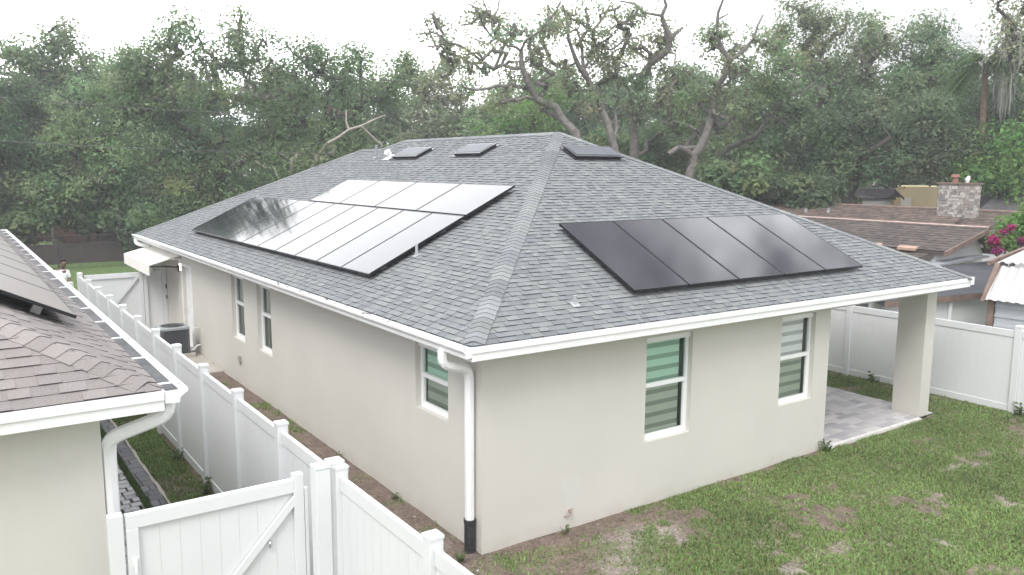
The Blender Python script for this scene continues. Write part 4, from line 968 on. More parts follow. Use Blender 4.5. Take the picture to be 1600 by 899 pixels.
a = at(1392, 308, 53.3); b = at(1411, 308, 53.3); t = at(1399, 298, 53.3)
m.build('wall', M['yellow'], yh)
m = MB()
L_, R_ = at(1342, 309, 53), at(1400, 309, 53); T0, T1 = at(1356, 290, 56), at(1392, 290, 56)
m.poly([L_, R_, T1, T0]); m.poly([T0+(0, 0, -.12), T1+(0, 0, -.12), R_+(0, 0, -.12), L_+(0, 0, -.12)]); m.poly([L_+(0, 0, -.12), R_+(0, 0, -.12), R_, L_])
g0, g1, g2 = at(1388, 309, 52.7), at(1399, 296, 52.7), at(1413, 309, 52.7); back = np.array([.0, 3.5, 0])
for u, v in ((g0, g1), (g1, g2)): m.poly([u, v, v+back, u+back]); m.poly([u+(0, 0, -.15), v+(0, 0, -.15), v, u])
m.build('roof', M['darkroof'], yh)
m = MB(); facebox(m, 1349, 1392, 313, 53.1, .15); m.build('garage_door', pm('pale_garage_door', (.5, .52, .52), .6), yh)
m = MB(); facebox(m, 1408, 1424, 309, 55.7, .1); m.build('door', M['white'], yh)
fh = thing('hip_roof_house', 'house with dark brown hipped roof at the far right behind the stone chimney', 'house', tuple(np.array([*at(1590, 300, 42)[:2], 0])))
a, b, t, t2 = at(1515, 345, 40), at(1690, 345, 38), at(1580, 279, 46), at(1640, 281, 46)
m = MB(); m.poly([a, b, t2, t]); m.poly([b, b+np.array([4., 8, 0]), t2]); m.poly([a+np.array([8., 4.6, 0]), a, t]); m.poly([a-(0, 0, .15), b-(0, 0, .15), b, a]); m.build('roof', M['darkroof'], fh)
m = MB(); facebox(m, 1525, 1680, 347, 41.0, 5); m.build('wall', M['siding'], fh)

# ================================================================== TREES
GREEN = (np.array([.082, .112, .060]), np.array([.145, .182, .098]))
PALE = (np.array([.105, .142, .075]), np.array([.17, .215, .12]))
OLIVE = (np.array([.14, .155, .097]), np.array([.22, .232, .155]))
DARK = (np.array([.055, .078, .048]), np.array([.10, .13, .075]))
BRIGHT = (np.array([.075, .135, .040]), np.array([.12, .20, .065]))
def segs_mesh(name, segs, mat, parent, n=6):
    """tapered limbs: rows of p0, p1, r0, r1"""
    S = np.array([[*a, *b, r0, r1] for a, b, r0, r1 in segs]); p0, p1 = S[:, :3], S[:, 3:6]; d = p1-p0; L = np.linalg.norm(d, axis=1, keepdims=True); d = d/np.maximum(L, 1e-6)
    ref = np.where(np.abs(d[:, 2:3]) < .9, np.array([[0, 0, 1.]]), np.array([[1., 0, 0]])); a = np.cross(d, ref); a /= np.linalg.norm(a, axis=1, keepdims=True); b = np.cross(a, d)
    ang = np.arange(n)*2*math.pi/n; ring = a[:, None]*np.cos(ang)[None, :, None]+b[:, None]*np.sin(ang)[None, :, None]
    e = d*np.minimum(S[:, 7:8]*.5, .1)
    V = np.concatenate([p0[:, None]+ring*S[:, 6][:, None, None], (p1+e)[:, None]+ring*S[:, 7][:, None, None]], 1).reshape(-1, 3)
    base = np.arange(len(S))*2*n; F = []
    for j in range(n): k = (j+1) % n; F.append(np.stack([base+j, base+k, base+n+k, base+n+j], 1))
    return np_mesh(name, V, np.concatenate(F), mat, parent, smooth=True)
def leaves(r, C, rad, per, size, pal, flat=.65):
    """leaf sprays round clump centres C (n,3) with radius rad (n)"""
    n = len(C); N = n*per; c = np.repeat(C, per, 0); rr = np.repeat(rad, per)
    d = r.normal(size=(N, 3)); d /= np.linalg.norm(d, axis=1, keepdims=True); q = r.random(N)**.4
    p = c+d*(rr*q)[:, None]*np.array([1, 1, flat]); p[:, 2] += rr*.12*(d[:, 2]*q)
    nrm = d*.9+r.normal(size=(N, 3))*.55+np.array([0, 0, .7]); nrm /= np.linalg.norm(nrm, axis=1, keepdims=True)
    t = np.cross(nrm, r.normal(size=(N, 3))); t /= np.linalg.norm(t, axis=1, keepdims=True)+1e-9; b = np.cross(nrm, t)
    s = size*(.55+.9*r.random(N)); t = t*s[:, None]; b = b*(s*r.uniform(.38, .6, N))[:, None]
    V = np.stack([p-t, p-b+t*.15, p+t, p+b-t*.1], 1).reshape(-1, 3); F = np.arange(N*4).reshape(-1, 4)
    pal = tuple(q*np.array([1.58, 1.76, 1.62]) for q in pal); k = np.clip(np.repeat(r.normal(.5, .34, n), per)+r.normal(0, .28, N), 0, 1)[:, None]
    col = pal[0]*(1-k)+pal[1]*k
    col = col*np.repeat(1+.10*r.normal(size=(n, 3))*np.array([1., .5, .6]), per, 0)
    return V, F, np.clip(col, .012, .4)
def clumps(r, lobes, dens, rad):
    out = []
    for c, R3 in lobes:
        vol = R3[0]*R3[1]*R3[2]; n = max(6, int(dens*(vol**(2/3))))
        d = r.normal(size=(n, 3)); d /= np.linalg.norm(d, axis=1, keepdims=True); q = r.uniform(.35, 1.08, n)
        out.append(np.array(c)+d*q[:, None]*np.array(R3))
    C = np.concatenate(out); C = C[C[:, 2] > .6]; return C, rad*r.uniform(.6, 1.25, len(C))
def grow(r, nodes, par, C, bend=.25):
    """join clump centres to the nearest wood; returns segments with radii from the number of twigs carried"""
    P = [np.array(p, float) for p in nodes]; pa = list(par); base = len(P)
    root = P[min(base-1, 2)]; order = np.argsort(np.linalg.norm(C-root, axis=1))
    arr = np.zeros((base+3*len(C), 3)); arr[:base] = P; n = base
    for i in order:
        c = C[i]; dd = arr[:n]-c; dist = np.linalg.norm(dd, axis=1)+np.maximum(0, arr[:n, 2]-c[2])*.8
        j = int(np.argmin(dist)); a = arr[j]; L = np.linalg.norm(c-a)
        m1 = a+(c-a)*.36+r.normal(size=3)*L*bend*.5+np.array([0, 0, L*.07]); m2 = a+(c-a)*.7+r.normal(size=3)*L*bend*.45
        arr[n] = m1; pa.append(j); arr[n+1] = m2; pa.append(n); arr[n+2] = c; pa.append(n+1); n += 3
    cnt = np.ones(n)
    for k in range(n-1, 0, -1):
        if pa[k] >= 0: cnt[pa[k]] += cnt[k]*.9
    return arr[:n], pa, cnt
def tree(name, label, lobes, pal, base, trunk_r, dens=6., rad=.95, per=70, size=.098, seed=1, bark='bark_dark', traced=None, group='oak trees around the houses', kind_cat='tree', twig=.012, moss=None, bend=.25, flat=.65):
    """lobes as (px, py, dist, rpx[, squash]); traced as list of limbs [(px,py,dist,width px), ...]"""
    r = np.random.default_rng(seed); L3 = []
    for lo in lobes:
        c = at(*lo[:3]); q = lo[3]*lo[2]/FPX; L3.append((c, (q, q, q*(lo[4] if len(lo) > 4 else .8))))
    C, R_ = clumps(r, L3, dens*.72, rad*1.22); per = int(per*2.7)
    base = np.array(base, float); nodes, par, fixed = [base], [-1], [trunk_r*1.25]
    if traced:
        for limb in traced:
            pts = [at(*q[:3]) for q in limb]; ws = [max(q[3]*q[2]/FPX/2*.64, .02) for q in limb]
            if len(nodes) == 1: prev = 0
            else: prev = int(np.argmin([np.linalg.norm(np.array(nd)-pts[0]) for nd in nodes]))
            for k_, (p_, w_) in enumerate(zip(pts, ws)):
                a = np.array(nodes[prev]); Ls = np.linalg.norm(p_-a)
                if Ls > .9 and k_ > 0:
                    mid = (a+p_)/2+r.normal(size=3)*Ls*.06; nodes.append(mid); par.append(prev); fixed.append((fixed[prev]+w_)/2 if k_ else w_); prev = len(nodes)-1
                nodes.append(p_); par.append(prev); fixed.append(w_); prev = len(nodes)-1
    else:
        top = C.mean(0)*.55+base*.45; top[:2] = base[:2]*.7+C.mean(0)[:2]*.3; lean = r.normal(size=2)*.25
        h = max(2.0, top[2]); 
        for t in (.25, .5, .8): nodes.append(base+np.array([(top[0]-base[0])*t*t+lean[0]*t, (top[1]-base[1])*t*t+lean[1]*t, h*t])); par.append(len(nodes)-2); fixed.append(trunk_r*(1.05-.45*t))
    nb_ = len(nodes); arr, pa, cnt = grow(r, nodes, par, C, bend)
    tot = max(cnt.max(), 1); rad_ = np.maximum(twig, trunk_r*.75*(cnt/tot)**(.42 if traced and len(traced) > 5 else .55))
    for k in range(nb_): rad_[k] = fixed[k]
    segs = []
    for k in range(1, len(arr)):
        j = pa[k]; r0 = rad_[j] if j < nb_ and k < nb_ else min(rad_[j], max(rad_[k]*1.25, twig)); segs.append((arr[j], arr[k], r0 if k < nb_ else min(r0, .6*rad_[j]+.01), rad_[k]))
    t = thing(name, label, kind_cat, tuple(base), group)
    segs_mesh('trunk', segs, M[bark], t)
    V, F, c = leaves(r, C, R_, per, size, pal, flat); np_mesh('crown', V, F, M['leaf'], t, c)
    if moss:
        m = MB(); 
        for (px_, py_, d_, n_, ln) in moss:
            for k in range(n_):
                p = at(px_+r.normal()*7, py_+r.normal()*9, d_+r.normal()*.5); l_ = ln*r.uniform(.4, 1); w_ = r.uniform(.02, .06)
                pth = [p+np.array([r.normal()*.03, r.normal()*.03, -l_*q]) for q in (0, .33, .66, 1)]; m.tube(pth, [w_*.5, w_, w_*.8, w_*.15], 4, cap=False)
        m.build('hanging_moss', M['moss'], t)
    return t
def gb(px, dist): p = at(px, 268, dist); return (p[0], p[1], max(0, min(2.2, (p[1]-36.5)*.16)) if p[1] > 36.5 else 0)

# left mass
tree('oak_tree', 'dark oak at the far left edge, its crown cut by the picture edge', [(5, 170, 50, 62), (22, 250, 50, 70), (-20, 300, 50, 60), (60, 300, 50, 46), (-50, 220, 51, 70)], DARK, gb(8, 51), .45, seed=101, per=90, dens=7.5)
tree('oak_tree', 'tall airy oak rising above the others near the left edge, sky showing through', [(92, 62, 60, 40), (60, 105, 60, 36), (128, 105, 60, 42), (15, 90, 60, 38), (150, 140, 60, 36), (100, 150, 60, 50), (40, 170, 60, 50)], GREEN, gb(92, 61), .45, seed=102, per=42, dens=5.2, size=.14)
tree('oak_tree', 'broad leafy oak filling the left side with pale green lower branches', [(110, 200, 48, 42), (150, 250, 48, 60), (215, 178, 48, 52), (216, 106, 46.5, 36), (242, 124, 46.5, 36), (196, 128, 47, 30), (90, 290, 48, 44), (190, 310, 48, 46), (250, 245, 47, 46), (165, 140, 49, 42)], PALE, gb(160, 49), .5, seed=103, per=95, dens=7.5)
tree('oak_tree', 'tall oak whose leafy top reaches highest left of the house roof', [(385, 48, 46, 36), (330, 68, 46, 46), (262, 92, 46, 48), (405, 88, 46, 44), (290, 45, 46, 22), (325, 140, 46, 56), (420, 145, 46, 44), (255, 165, 47, 40)], GREEN, gb(338, 50.5), .5, seed=104, per=54, dens=6.4, bark='bark', twig=.022)
tree('oak_tree', 'dark spreading oak just behind the left end of the grey roof', [(310, 235, 48, 56), (390, 225, 48, 56), (285, 310, 46, 52), (350, 290, 47, 50), (245, 330, 45, 44), (440, 200, 48, 44)], GREEN, gb(330, 48), .5, seed=105, per=90, dens=7.5)
tree('oak_tree', 'green oak left of the open sky gap, above the low wing ridge', [(455, 98, 46, 44), (505, 105, 46, 40), (560, 108, 46, 46), (605, 132, 46, 42), (480, 175, 46, 44), (550, 175, 46, 46), (622, 110, 47, 26)], GREEN, gb(520, 47), .45, seed=106, per=64, dens=6.6)
dead = [(512, 224, 43, 7), (530, 214, 43, 7), (545, 203, 43, 7), (565, 197, 43, 6), (585, 187, 43, 5), (602, 180, 43, 3)]
tree('oak_tree', 'low oak with a bare pale forked limb behind the far roof corner', [(500, 238, 45, 40), (440, 262, 45, 40), (560, 250, 45, 34), (610, 240, 46, 34), (520, 205, 45, 28)], GREEN, gb(490, 45), .3, seed=107, per=85, dens=7, bark='bark_pale', traced=[[(492, 262, 45, 14), (500, 240, 44.5, 9)], dead, [(545, 203, 43, 6), (541, 190, 43, 5), (541, 172, 43, 3)], [(565, 197, 43, 5), (580, 212, 43, 4), (598, 228, 43, 3)]])
tree('oak_tree', 'olive thin-leaved oak behind the roof ridge with many sky gaps', [(650, 140, 62, 46), (715, 165, 62, 44), (660, 195, 60, 44), (770, 185, 62, 46), (700, 118, 62, 34), (740, 215, 60, 36)], OLIVE, gb(690, 62), .35, seed=108, per=46, dens=6, size=.15)
tree('young_tree', 'bright yellow-green young tree seen through the bare limbs above the ridge', [(790, 150, 52, 34), (830, 180, 52, 40), (770, 190, 52, 30), (860, 150, 52, 30)], BRIGHT, gb(815, 52), .18, seed=109, per=60, dens=7, group='background trees')
# big bare-limbed oaks behind the ridge
LA = 38
limbs = [[(910, 262, LA, 26), (899, 208, LA, 24), (880, 188, LA, 20), (868, 168, LA, 18), (838, 155, LA-.4, 17), (825, 130, LA-.8, 15), (815, 102, LA-1, 12), (814, 78, LA-1, 9)],
 [(838, 155, LA, 9), (822, 152, LA-1, 8), (806, 158, LA-1.6, 5)],
 [(828, 140, LA, 11), (816, 136, LA-.6, 10), (789, 135, LA-1.4, 9), (765, 138, LA-2, 8), (742, 141, LA-2.4, 7), (723, 136, LA-2.8, 4)],
 [(815, 106, LA-1, 10), (789, 102, LA-.2, 9), (772, 108, LA+.6, 9), (755, 98, LA+1, 8), (735, 99, LA+1.4, 7), (718, 88, LA+1.8, 6), (701, 84, LA+2.2, 5), (669, 73, LA+2.8, 4)],
 [(755, 98, LA+1, 7), (737, 83, LA+.6, 6), (718, 71, LA+.2, 6), (698, 66, LA, 5), (689, 56, LA-.3, 4), (671, 49, LA-.6, 4), (662, 27, LA-1, 3)],
 [(772, 108, LA+.6, 8), (781, 88, LA+1.2, 8), (789, 68, LA+1.6, 8), (777, 59, LA+2, 7), (769, 46, LA+2.3, 6), (772, 24, LA+2.6, 5), (780, 0, LA+3, 4)],
 [(779, 61, LA+1.6, 6), (767, 57, LA+1, 5), (755, 39, LA+.6, 5), (760, 14, LA+.2, 4), (752, -6, LA, 3)],
 [(814, 80, LA-1, 7), (806, 74, LA-1.5, 6), (791, 71, LA-2, 4)], [(814, 78, LA-1, 7), (823, 62, LA-1.6, 5), (845, 48, LA-2, 4), (868, 20, LA-2.5, 4), (880, -6, LA-2.8, 3)],
 [(868, 168, LA, 12), (845, 172, LA+1, 9), (872, 185, LA+.6, 12)]]
tree('bare_oak', 'large bare-limbed oak with crooked grey branches spreading left above the ridge', [(680, 55, LA+2, 36), (735, 40, LA+2, 42), (790, 45, LA+1, 44), (740, 95, LA, 40), (820, 75, LA, 40), (860, 35, LA-1, 40), (775, 145, LA-1, 36), (700, 100, LA+2, 30), (840, 120, LA, 40)], OLIVE, gb(912, LA), .36, dens=8, rad=.68, per=36, size=.088, seed=110, bark='bark', traced=limbs, bend=.5, twig=.016)
LB = 40
limbs = [[(968, 270, LB, 22), (960, 230, LB, 20), (950, 193, LB, 18), (935, 153, LB, 17), (919, 125, LB-.5, 14), (904, 103, LB-1, 12), (893, 75, LB-1.4, 9), (888, 37, LB-1.8, 7), (879, 8, LB-2, 5)],
 [(935, 153, LB, 13), (919, 142, LB+.8, 10), (894, 143, LB+1.4, 7)], [(919, 125, LB-.5, 9), (910, 90, LB, 8), (907, 62, LB+.6, 7), (919, 47, LB+1, 7), (938, 34, LB+1.6, 6), (953, 8, LB+2.2, 5)],
 [(919, 47, LB+1, 6), (908, 36, LB+.4, 6), (894, 30, LB, 5), (883, 16, LB-.4, 4)], [(907, 62, LB+.6, 6), (930, 70, LB, 5), (955, 78, LB-.6, 5), (975, 62, LB-1.2, 4), (998, 60, LB-1.6, 3)],
 [(963, 232, LB, 9), (964, 200, LB+.6, 8), (961, 170, LB+1, 6)]]
tree('bare_oak', 'crooked bare-limbed oak leaning left just right of the roof apex', [(885, 35, LB, 44), (930, 40, LB, 44), (975, 30, LB, 40), (900, 95, LB, 46), (950, 90, LB, 46), (930, 140, LB, 40)], OLIVE, gb(970, LB), .32, dens=8, rad=.68, per=36, size=.088, seed=111, bark='bark', traced=limbs, bend=.5, twig=.016)
LC = 42
limbs = [[(994, 275, LC, 24), (991, 246, LC, 22), (989, 202, LC, 19), (987, 160, LC, 16), (998, 125, LC, 15), (1016, 100, LC-.4, 15), (1044, 78, LC-.8, 15), (1047, 59, LC-1, 13), (1037, 34, LC-1.2, 10), (1034, 25, LC-1.3, 9), (1041, 9, LC-1.4, 8), (1036, -8, LC-1.5, 6)],
 [(1046, 62, LC-.8, 9), (1056, 52, LC-.4, 9), (1066, 44, LC, 6)], [(1034, 25, LC-1.3, 7), (1006, 20, LC-1.6, 6), (991, 6, LC-2, 5), (970, 2, LC-2.4, 4)],
 [(989, 200, LC, 10), (996, 178, LC+.6, 9), (1006, 166, LC+1, 8), (1000, 150, LC+1.4, 6)], [(1044, 80, LC-.8, 6), (1056, 85, LC-1.2, 4), (1052, 108, LC-1.6, 3)], [(1020, 98, LC, 6), (1000, 84, LC+.4, 5), (975, 80, LC+.8, 4)],
 [(993, 250, LC, 10), (1010, 235, LC+.6, 9), (1022, 215, LC+1.2, 6)], [(987, 160, LC, 8), (975, 130, LC+.5, 7), (962, 118, LC+1, 5)]]
tree('bare_oak', 'grey-trunked oak with one thick broken limb standing against the sky', [(1010, 70, LC, 40), (1050, 55, LC, 26), (985, 115, LC, 48), (1040, 130, LC, 46), (1000, 165, LC, 46), (1055, 180, LC, 44), (1080, 130, LC, 36)], (OLIVE[0]*.9, OLIVE[1]*.95), gb(996, LC), .36, dens=8.5, rad=.7, per=34, size=.092, seed=112, bark='bark', traced=limbs, bend=.4, twig=.016)
LD = 40
limbs = [[(1074, 310, LD, 26), (1078, 274, LD, 24), (1084, 243, LD, 22), (1103, 212, LD, 20), (1112, 184, LD, 18), (1117, 150, LD-.4, 16), (1131, 121, LD-.8, 13), (1140, 95, LD-1, 11), (1123, 63, LD-1.2, 8), (1122, 20, LD-1.4, 7), (1132, -6, LD-1.6, 5)],
 [(1083, 246, LD, 14), (1072, 234, LD-.4, 13), (1060, 230, LD-.8, 12), (1046, 240, LD-1, 11)], [(1140, 95, LD-1, 8), (1160, 80, LD-.4, 8), (1177, 62, LD, 7), (1184, 40, LD+.3, 5), (1192, 24, LD+.6, 4)], [(1123, 63, LD-1.2, 6), (1110, 56, LD-1.6, 5), (1102, 68, LD-2, 3)],
 [(1123, 30, LD-1.4, 4), (1138, 22, LD-1.8, 3)], [(1117, 150, LD-.4, 8), (1138, 130, LD+.4, 7), (1150, 110, LD+1, 5)]]
tree('bare_oak', 'pale curving oak trunk with a short stub limb right of the rear skylight', [(1130, 105, LD, 36), (1165, 85, LD, 40), (1195, 55, LD, 30), (1100, 150, LD, 40), (1150, 150, LD, 46), (1110, 50, LD-1, 16), (1080, 190, LD+1, 36)], (GREEN[0]*.6+OLIVE[0]*.45, GREEN[1]*.5+OLIVE[1]*.5), gb(1074, LD), .36, dens=8.5, rad=.68, per=34, size=.092, seed=113, bark='bark', traced=limbs, bend=.4, twig=.016)
LE = 43
limbs = [[(1112, 300, LE, 17), (1117, 260, LE, 15), (1140, 230, LE, 13), (1180, 213, LE-.4, 11), (1197, 190, LE-.6, 9), (1213, 167, LE-.8, 8), (1240, 147, LE-1, 7), (1273, 130, LE-1.2, 5)], [(1197, 190, LE, 5), (1188, 174, LE+.3, 4), (1180, 160, LE+.6, 3)]]
tree('oak_tree', 'leaning oak with a long pale limb reaching right over the roof slope', [(1200, 130, LE, 46), (1245, 170, LE, 44), (1175, 200, LE+1, 40), (1230, 110, LE, 40), (1150, 245, LE, 36)], GREEN, gb(1112, LE), .28, seed=114, per=64, dens=6.4, bark='bark', traced=limbs)
# right mass
tree('oak_tree', 'tallest leafy oak right of the bare limbs, touching the top of the picture', [(1290, 25, 50, 40), (1245, 60, 50, 38), (1340, 45, 50, 40), (1275, 100, 50, 50), (1375, 50, 50, 34), (1330, 110, 50, 50), (1300, 155, 50, 46), (1240, 20, 50, 26)], (GREEN[0]*.6+OLIVE[0]*.4, GREEN[1]*.6+OLIVE[1]*.4), gb(1300, 50), .5, seed=115, per=56, dens=6.6, bark='bark', twig=.022)
tree('oak_tree', 'dark broad oak with twin dark trunks over the brown roofed house', [(1260, 195, 43, 46), (1330, 200, 43, 54), (1400, 205, 43, 52), (1290, 245, 42, 40), (1225, 235, 42, 36), (1440, 250, 43, 40), (1460, 190, 44, 44), (1385, 255, 42, 30)], DARK, gb(1330, 43), .5, seed=116, per=100, dens=7.8, traced=[[(1322, 330, 43, 40), (1318, 290, 43, 30), (1305, 250, 43, 20), (1290, 225, 43, 12)], [(1326, 300, 43, 26), (1340, 265, 42.6, 22), (1362, 235, 42, 14), (1390, 215, 42, 9)], [(1318, 290, 43, 16), (1280, 250, 42.4, 10), (1255, 225, 42, 6)]])
tree('oak_tree', 'dense oak with thinning windblown top right of the tallest oak', [(1425, 75, 52, 42), (1470, 105, 52, 46), (1410, 140, 51, 50), (1490, 160, 51, 46), (1360, 150, 50, 44), (1440, 190, 50, 50), (1450, 50, 53, 26)], GREEN, gb(1492, 52), .4, seed=117, per=78, dens=7)
tree('oak_tree', 'dark oak with foliage wrapped round the trunk of the bright palm', [(1530, 228, 44.5, 30), (1510, 250, 44.5, 26), (1540, 165, 50, 42), (1500, 215, 49, 46), (1560, 215, 48, 46), (1520, 110, 52, 34), (1600, 190, 48, 50), (1480, 245, 48, 36)], DARK, gb(1528, 50), .4, seed=118, per=85, dens=7)
tree('mossy_oak', 'tall thin oak draped in grey hanging moss at the right edge', [(1590, 40, 46, 36), (1575, 90, 46, 26), (1620, 70, 46, 44), (1585, 10, 46, 30), (1630, 140, 46, 40)], OLIVE, gb(1625, 46), .35, seed=119, per=34, dens=5, moss=[(1572, 70, 46, 40, 1.6), (1568, 110, 46, 46, 2.2), (1590, 60, 46, 40, 1.5), (1578, 30, 46, 26, 1.2), (1570, 135, 46, 22, 1.6)])
tree('leafy_tree', 'bright green bushy tree behind the stone chimney at the right edge', [(1565, 250, 44, 36), (1600, 235, 44, 40), (1540, 272, 43, 22), (1610, 275, 43, 40)], BRIGHT, gb(1580, 44), .2, seed=120, per=80, dens=7.5, group='background trees')
# far belt that closes the gaps
k = 121
for (pxc, lbl) in [(70, 'distant dark tree behind the black chain-link fence at the left'), (210, 'distant tree behind the pale green lower branches'), (300, 'distant tree in the belt behind the awning corner'), (450, 'distant tree behind the far roof corner'), (590, 'distant tree left of the open sky gap, low behind the wing ridge'),
                   (720, 'hazy distant tree right above the main roof ridge'), (850, 'distant tree behind the roof apex'), (960, 'distant tree between the two crooked bare oaks'), (1060, 'distant tree between the broken-limb oak and the pale curving trunk'), (1180, 'distant tree behind the leaning oak with the long pale limb'), (1290, 'distant dark tree behind the twin dark trunks'), (1480, 'distant tree right above the yellow house'), (1600, 'distant tree at the right edge behind the hipped dark roof')]:
    r = random.Random(k); D_ = 66+r.uniform(-4, 6)
    dk = 215 if 640 < pxc < 800 else 165
    tree('distant_tree', lbl, [(pxc+r.uniform(-20, 20), dk+r.uniform(-10, 14), D_, 62), (pxc-50, 235, D_, 55), (pxc+50, 232, D_, 55), (pxc, 285, D_-2, 62)], (DARK[0]*.5+GREEN[0]*.5, DARK[1]*.5+GREEN[1]*.5), gb(pxc, D_), .4, seed=k, per=70, dens=6.2, size=.19, rad=1.2, group='distant belt of trees'); k += 1
# undergrowth
for (pxc, pyc, D_, rp, pal, lbl) in [(5, 345, 49, 30, GREEN, 'shrub mass at the far left edge behind the brown roof'), (45, 340, 48.5, 24, GREEN, 'green shrub at the left end of the black chain-link fence'), (72, 395, 46.3, 13, PALE, 'small pale shrub over the low brown wall near the white-shirted person'), (130, 334, 49, 25, PALE, 'pale green shrub above the far fence middle'), (190, 332, 49, 25, GREEN, 'shrub behind the far fence beside the awning'), (30, 320, 50, 44, DARK, 'dark undergrowth clump under the far left oak'), (230, 350, 46, 38, DARK, 'dark undergrowth behind the grey roof far corner'),
        (1150, 268, 39, 36, GREEN, 'rounded green shrub right of the pale curving trunk'), (1040, 235, 45, 40, GREEN, 'undergrowth left of the pale curving trunk'), (940, 225, 46, 36, GREEN, 'undergrowth behind the crooked leaning oak'), (1200, 285, 41, 34, DARK, 'dark undergrowth left of the twin dark trunks'), (1270, 300, 40, 34, DARK, 'dark undergrowth at the foot of the twin dark trunks')]:
    tree('shrub', lbl, [(pxc, pyc, D_, rp), (pxc-rp*.7, pyc+8, D_, rp*.7), (pxc+rp*.7, pyc+6, D_-.5, rp*.7)], pal, gb(pxc, D_), .08, seed=k, per=80, dens=9, rad=.6, size=.13, group='shrubs under the trees', kind_cat='shrub'); k += 1
bg = tree('bougainvillea', 'bougainvillea bush with magenta flowers beside the carport roof', [(1600, 342, 30, 24), (1628, 332, 30, 34), (1568, 376, 29.3, 8), (1604, 378, 29.5, 20)], BRIGHT, (at(1580, 400, 29)[0], at(1580, 400, 29)[1], 0), .1, seed=k, per=60, dens=11, rad=.38, size=.085, kind_cat='shrub', group='flowering bush')
r = np.random.default_rng(5); C = np.array([at(px_, py_, 29.0+r.normal()*.15) for px_, py_ in [(1552, 372), (1557, 376), (1549, 380), (1560, 382), (1565, 366), (1573, 366), (1556, 393), (1562, 391), (1569, 363), (1553, 385), (1597, 377), (1603, 374), (1580, 355)]])
V, F, c = leaves(r, C, np.full(len(C), .16), 60, .06, (np.array([.36, .012, .085]), np.array([.52, .03, .15]))); np_mesh('flower', V, F, M['leaf'], bg, c)
# palm
pc = at(1540, 98, 46)
pt_ = thing('palm_tree', 'palm with bright drooping fronds among the oaks at the right', 'palm', (pc[0], pc[1], 0), 'palm')
m = MB(); m.tube([(pc[0]+.25*math.sin(q*3), pc[1], q*pc[2]) for q in np.linspace(0, 1, 9)], [.13]*8+[.11], 8); m.build('trunk', pm('orange_brown_palm_trunk', (.20, .14, .10), .9, var=.3, vscale=5), pt_)
V, F, c = [], [], []; r = random.Random(6)
for k_ in range(56):
    a = r.uniform(0, 6.28); el = r.uniform(-.5, 1.1); L = r.uniform(1.5, 2.2); d = np.array([math.cos(a), math.sin(a), 0]); s = np.array([-d[1], d[0], 0]); pv = None
    for j in range(15):
        t = j/14; p = pc+d*(L*t*math.cos(el)*.9)+np.array([0, 0, L*(math.sin(el)*t-.75*t*t)])
        if j > 2:
            for sg in (1, -1):
                e = p+s*sg*.42*(1-.6*t)+d*.22+np.array([0, 0, -.22]); w_ = d*.045; i = len(V); V += [p-w_, p+w_, e+w_*.3, e-w_*.3]; F.append((i, i+1, i+2, i+3)); q_ = r.uniform(.8, 1.2); c.append((.085*q_, .15*q_, .05*q_))
np_mesh('crown', np.array(V), np.array(F), M['leaf'], pt_, np.array(c))
# utility pole seen behind the chimney, power lines
p = at(1525, 262, 47); m = MB(); m.tube([(p[0], p[1], 0), (p[0], p[1], p[2])], [.16, .13], 8); po = m.build('utility_pole', M['bark_dark'], None, base=(p[0], p[1], 0)); tag(po, 'weathered wooden pole rising behind the stone chimney', 'pole')
def wire(a, b, sag, label):
    pts = [np.array(a)+(np.array(b)-np.array(a))*t-np.array([0, 0, sag*4*t*(1-t)]) for t in np.linspace(0, 1, 24)]
    m = MB(); m.tube(pts, .016, 5); o = m.build('power_line', M['wire'], None, base=tuple(pts[0])); tag(o, label, 'power line', 'overhead power lines')
wire((-12, 31, 8.1), (24, 31, 7.9), .75, 'middle overhead wire crossing in front of the left trees')
wire((-12, 31, 6.35), (24, 31, 5.85), .6, 'lowest overhead wire crossing in front of the left trees')
wire((2.2, 31, 9.6), (26, 31, 9.55), .35, 'highest overhead wire, starting at the left oak tops')

# ================================================================== AIR
m = bpy.data.materials.new('humid_air'); m.use_nodes = True; n = m.node_tree.nodes; n.remove(n['Principled BSDF']); pv = n.new('ShaderNodeVolumePrincipled')
pv.inputs['Color'].default_value = (.93, .95, 1, 1); pv.inputs['Density'].default_value = .0018; pv.inputs['Anisotropy'].default_value = .2
m.node_tree.links.new(pv.outputs[0], n['Material Output'].inputs['Volume'])
hz = MB(); hz.box(-620, -620, -1.3, 620, 620, 24); tag(hz.build('haze', m), 'thin humid haze over the whole place', 'haze', kind='stuff')
# ================================================================== LIGHT
w = bpy.data.worlds.new('World'); SC.world = w; w.use_nodes = True; n, l = w.node_tree.nodes, w.node_tree.links; bgn = n['Background']
sky = n.new('ShaderNodeTexSky'); sky.sky_type = 'NISHITA'; sky.sun_disc = False
EL, AZ = R(52), R(232)                                         # veiled sun, high behind the camera's left shoulder
sky.sun_elevation = EL; sky.sun_rotation = AZ; sky.air_density = 1.0; sky.dust_density = 4.0; sky.ozone_density = 1.0
hs = n.new('ShaderNodeHueSaturation'); hs.inputs['Saturation'].default_value = .12; l.new(sky.outputs[0], hs.inputs['Color'])
tc = n.new('ShaderNodeTexCoord'); mp = n.new('ShaderNodeMapping'); mp.inputs['Scale'].default_value = (1.2, 1.2, 2.6); l.new(tc.outputs['Generated'], mp.inputs['Vector'])
f = noise(n, l, 2.6, 6, mp.outputs['Vector'], .55)              # cloud deck, thicker and thinner
k_ = ramp(n, l, f, .55, 1.60, .34, .66)
cb = n.new('ShaderNodeCombineColor')
cloud = mixc(n, l, .6, hs.outputs[0], (10.5, 10.6, 10.8))
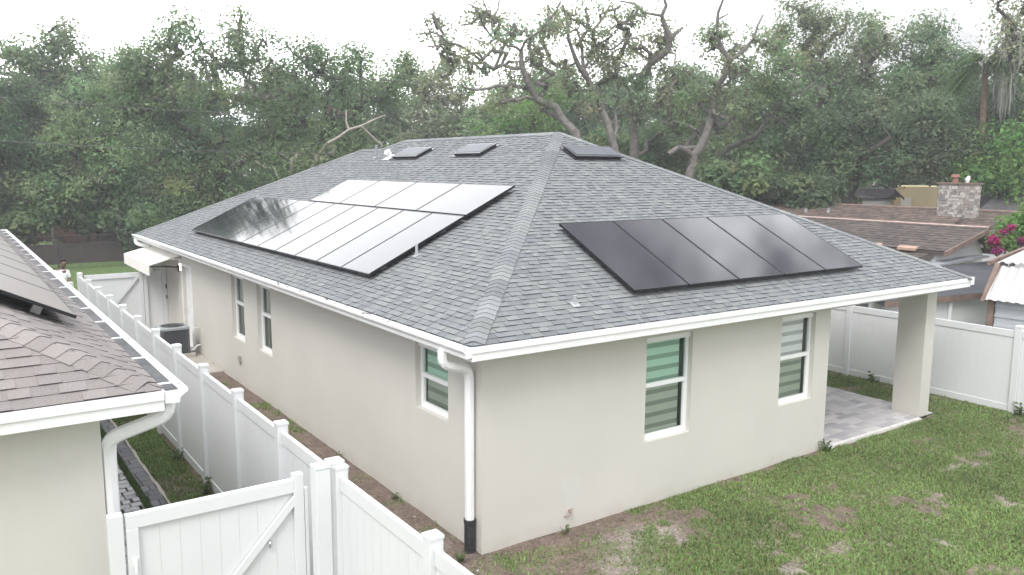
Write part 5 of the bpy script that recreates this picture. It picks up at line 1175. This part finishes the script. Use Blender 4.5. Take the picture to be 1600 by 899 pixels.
vd = n.new('ShaderNodeVectorMath'); vd.operation = 'DOT_PRODUCT'; vn = n.new('ShaderNodeVectorMath'); vn.operation = 'NORMALIZE'; l.new(tc.outputs['Generated'], vn.inputs[0])
l.new(vn.outputs[0], vd.inputs[0]); vd.inputs[1].default_value = (.245, .87, .43)                    # thin bright cloud in the north
gl_ = n.new('ShaderNodeMapRange'); gl_.interpolation_type = 'SMOOTHSTEP'; gl_.inputs['From Min'].default_value = .76; gl_.inputs['From Max'].default_value = .985; gl_.inputs['To Min'].default_value = 1.; gl_.inputs['To Max'].default_value = 2.1; l.new(vd.outputs['Value'], gl_.inputs['Value'])
gl_.inputs['To Min'].default_value = 0.; gl_.inputs['To Max'].default_value = 1.
def cloudmix(fac, a, b):
    q = n.new('ShaderNodeMix'); q.data_type = 'FLOAT'; l.new(fac, q.inputs[0]); l.new(a, q.inputs[2])
    if hasattr(b, 'is_output'): l.new(b, q.inputs[3])
    else: q.inputs[3].default_value = b
    return q.outputs[0]
f2 = ramp(n, l, noise(n, l, 7., 5, mp.outputs['Vector'], .55), .5, 3.0, .40, .66)
vd2 = n.new('ShaderNodeVectorMath'); vd2.operation = 'DOT_PRODUCT'; l.new(vn.outputs[0], vd2.inputs[0]); vd2.inputs[1].default_value = (.875, .215, .44)          # broken cloud, east
g2_ = n.new('ShaderNodeMapRange'); g2_.interpolation_type = 'SMOOTHSTEP'; g2_.inputs['From Min'].default_value = .925; g2_.inputs['From Max'].default_value = .99; l.new(vd2.outputs['Value'], g2_.inputs['Value'])
kg = cloudmix(g2_.outputs['Result'], k_, f2)
kg = cloudmix(gl_.outputs['Result'], kg, 3.0)
for i in range(3): l.new(kg, cb.inputs[i])
l.new(mixc(n, l, 1., cloud, cb.outputs[0], 'MULTIPLY'), bgn.inputs['Color']); bgn.inputs['Strength'].default_value = .12
sd = bpy.data.lights.new('sun', 'SUN'); sd.energy = 1.5; sd.angle = R(26); sd.color = (1, .965, .92); so = bpy.data.objects.new('sun', sd); COL.objects.link(so)
v = Vector((math.sin(AZ)*math.cos(EL), math.cos(AZ)*math.cos(EL), math.sin(EL))); so.rotation_euler = v.to_track_quat('Z', 'Y').to_euler(); so.location = (0, 0, 30)
SC.view_settings.view_transform = 'Standard'; SC.view_settings.look = 'None'; SC.view_settings.exposure = 0.63; SC.view_settings.gamma = 1
SC.cycles.max_bounces = 6; SC.cycles.diffuse_bounces = 5; SC.cycles.glossy_bounces = 3; SC.cycles.transparent_max_bounces = 8
SC.cycles.use_denoising = True
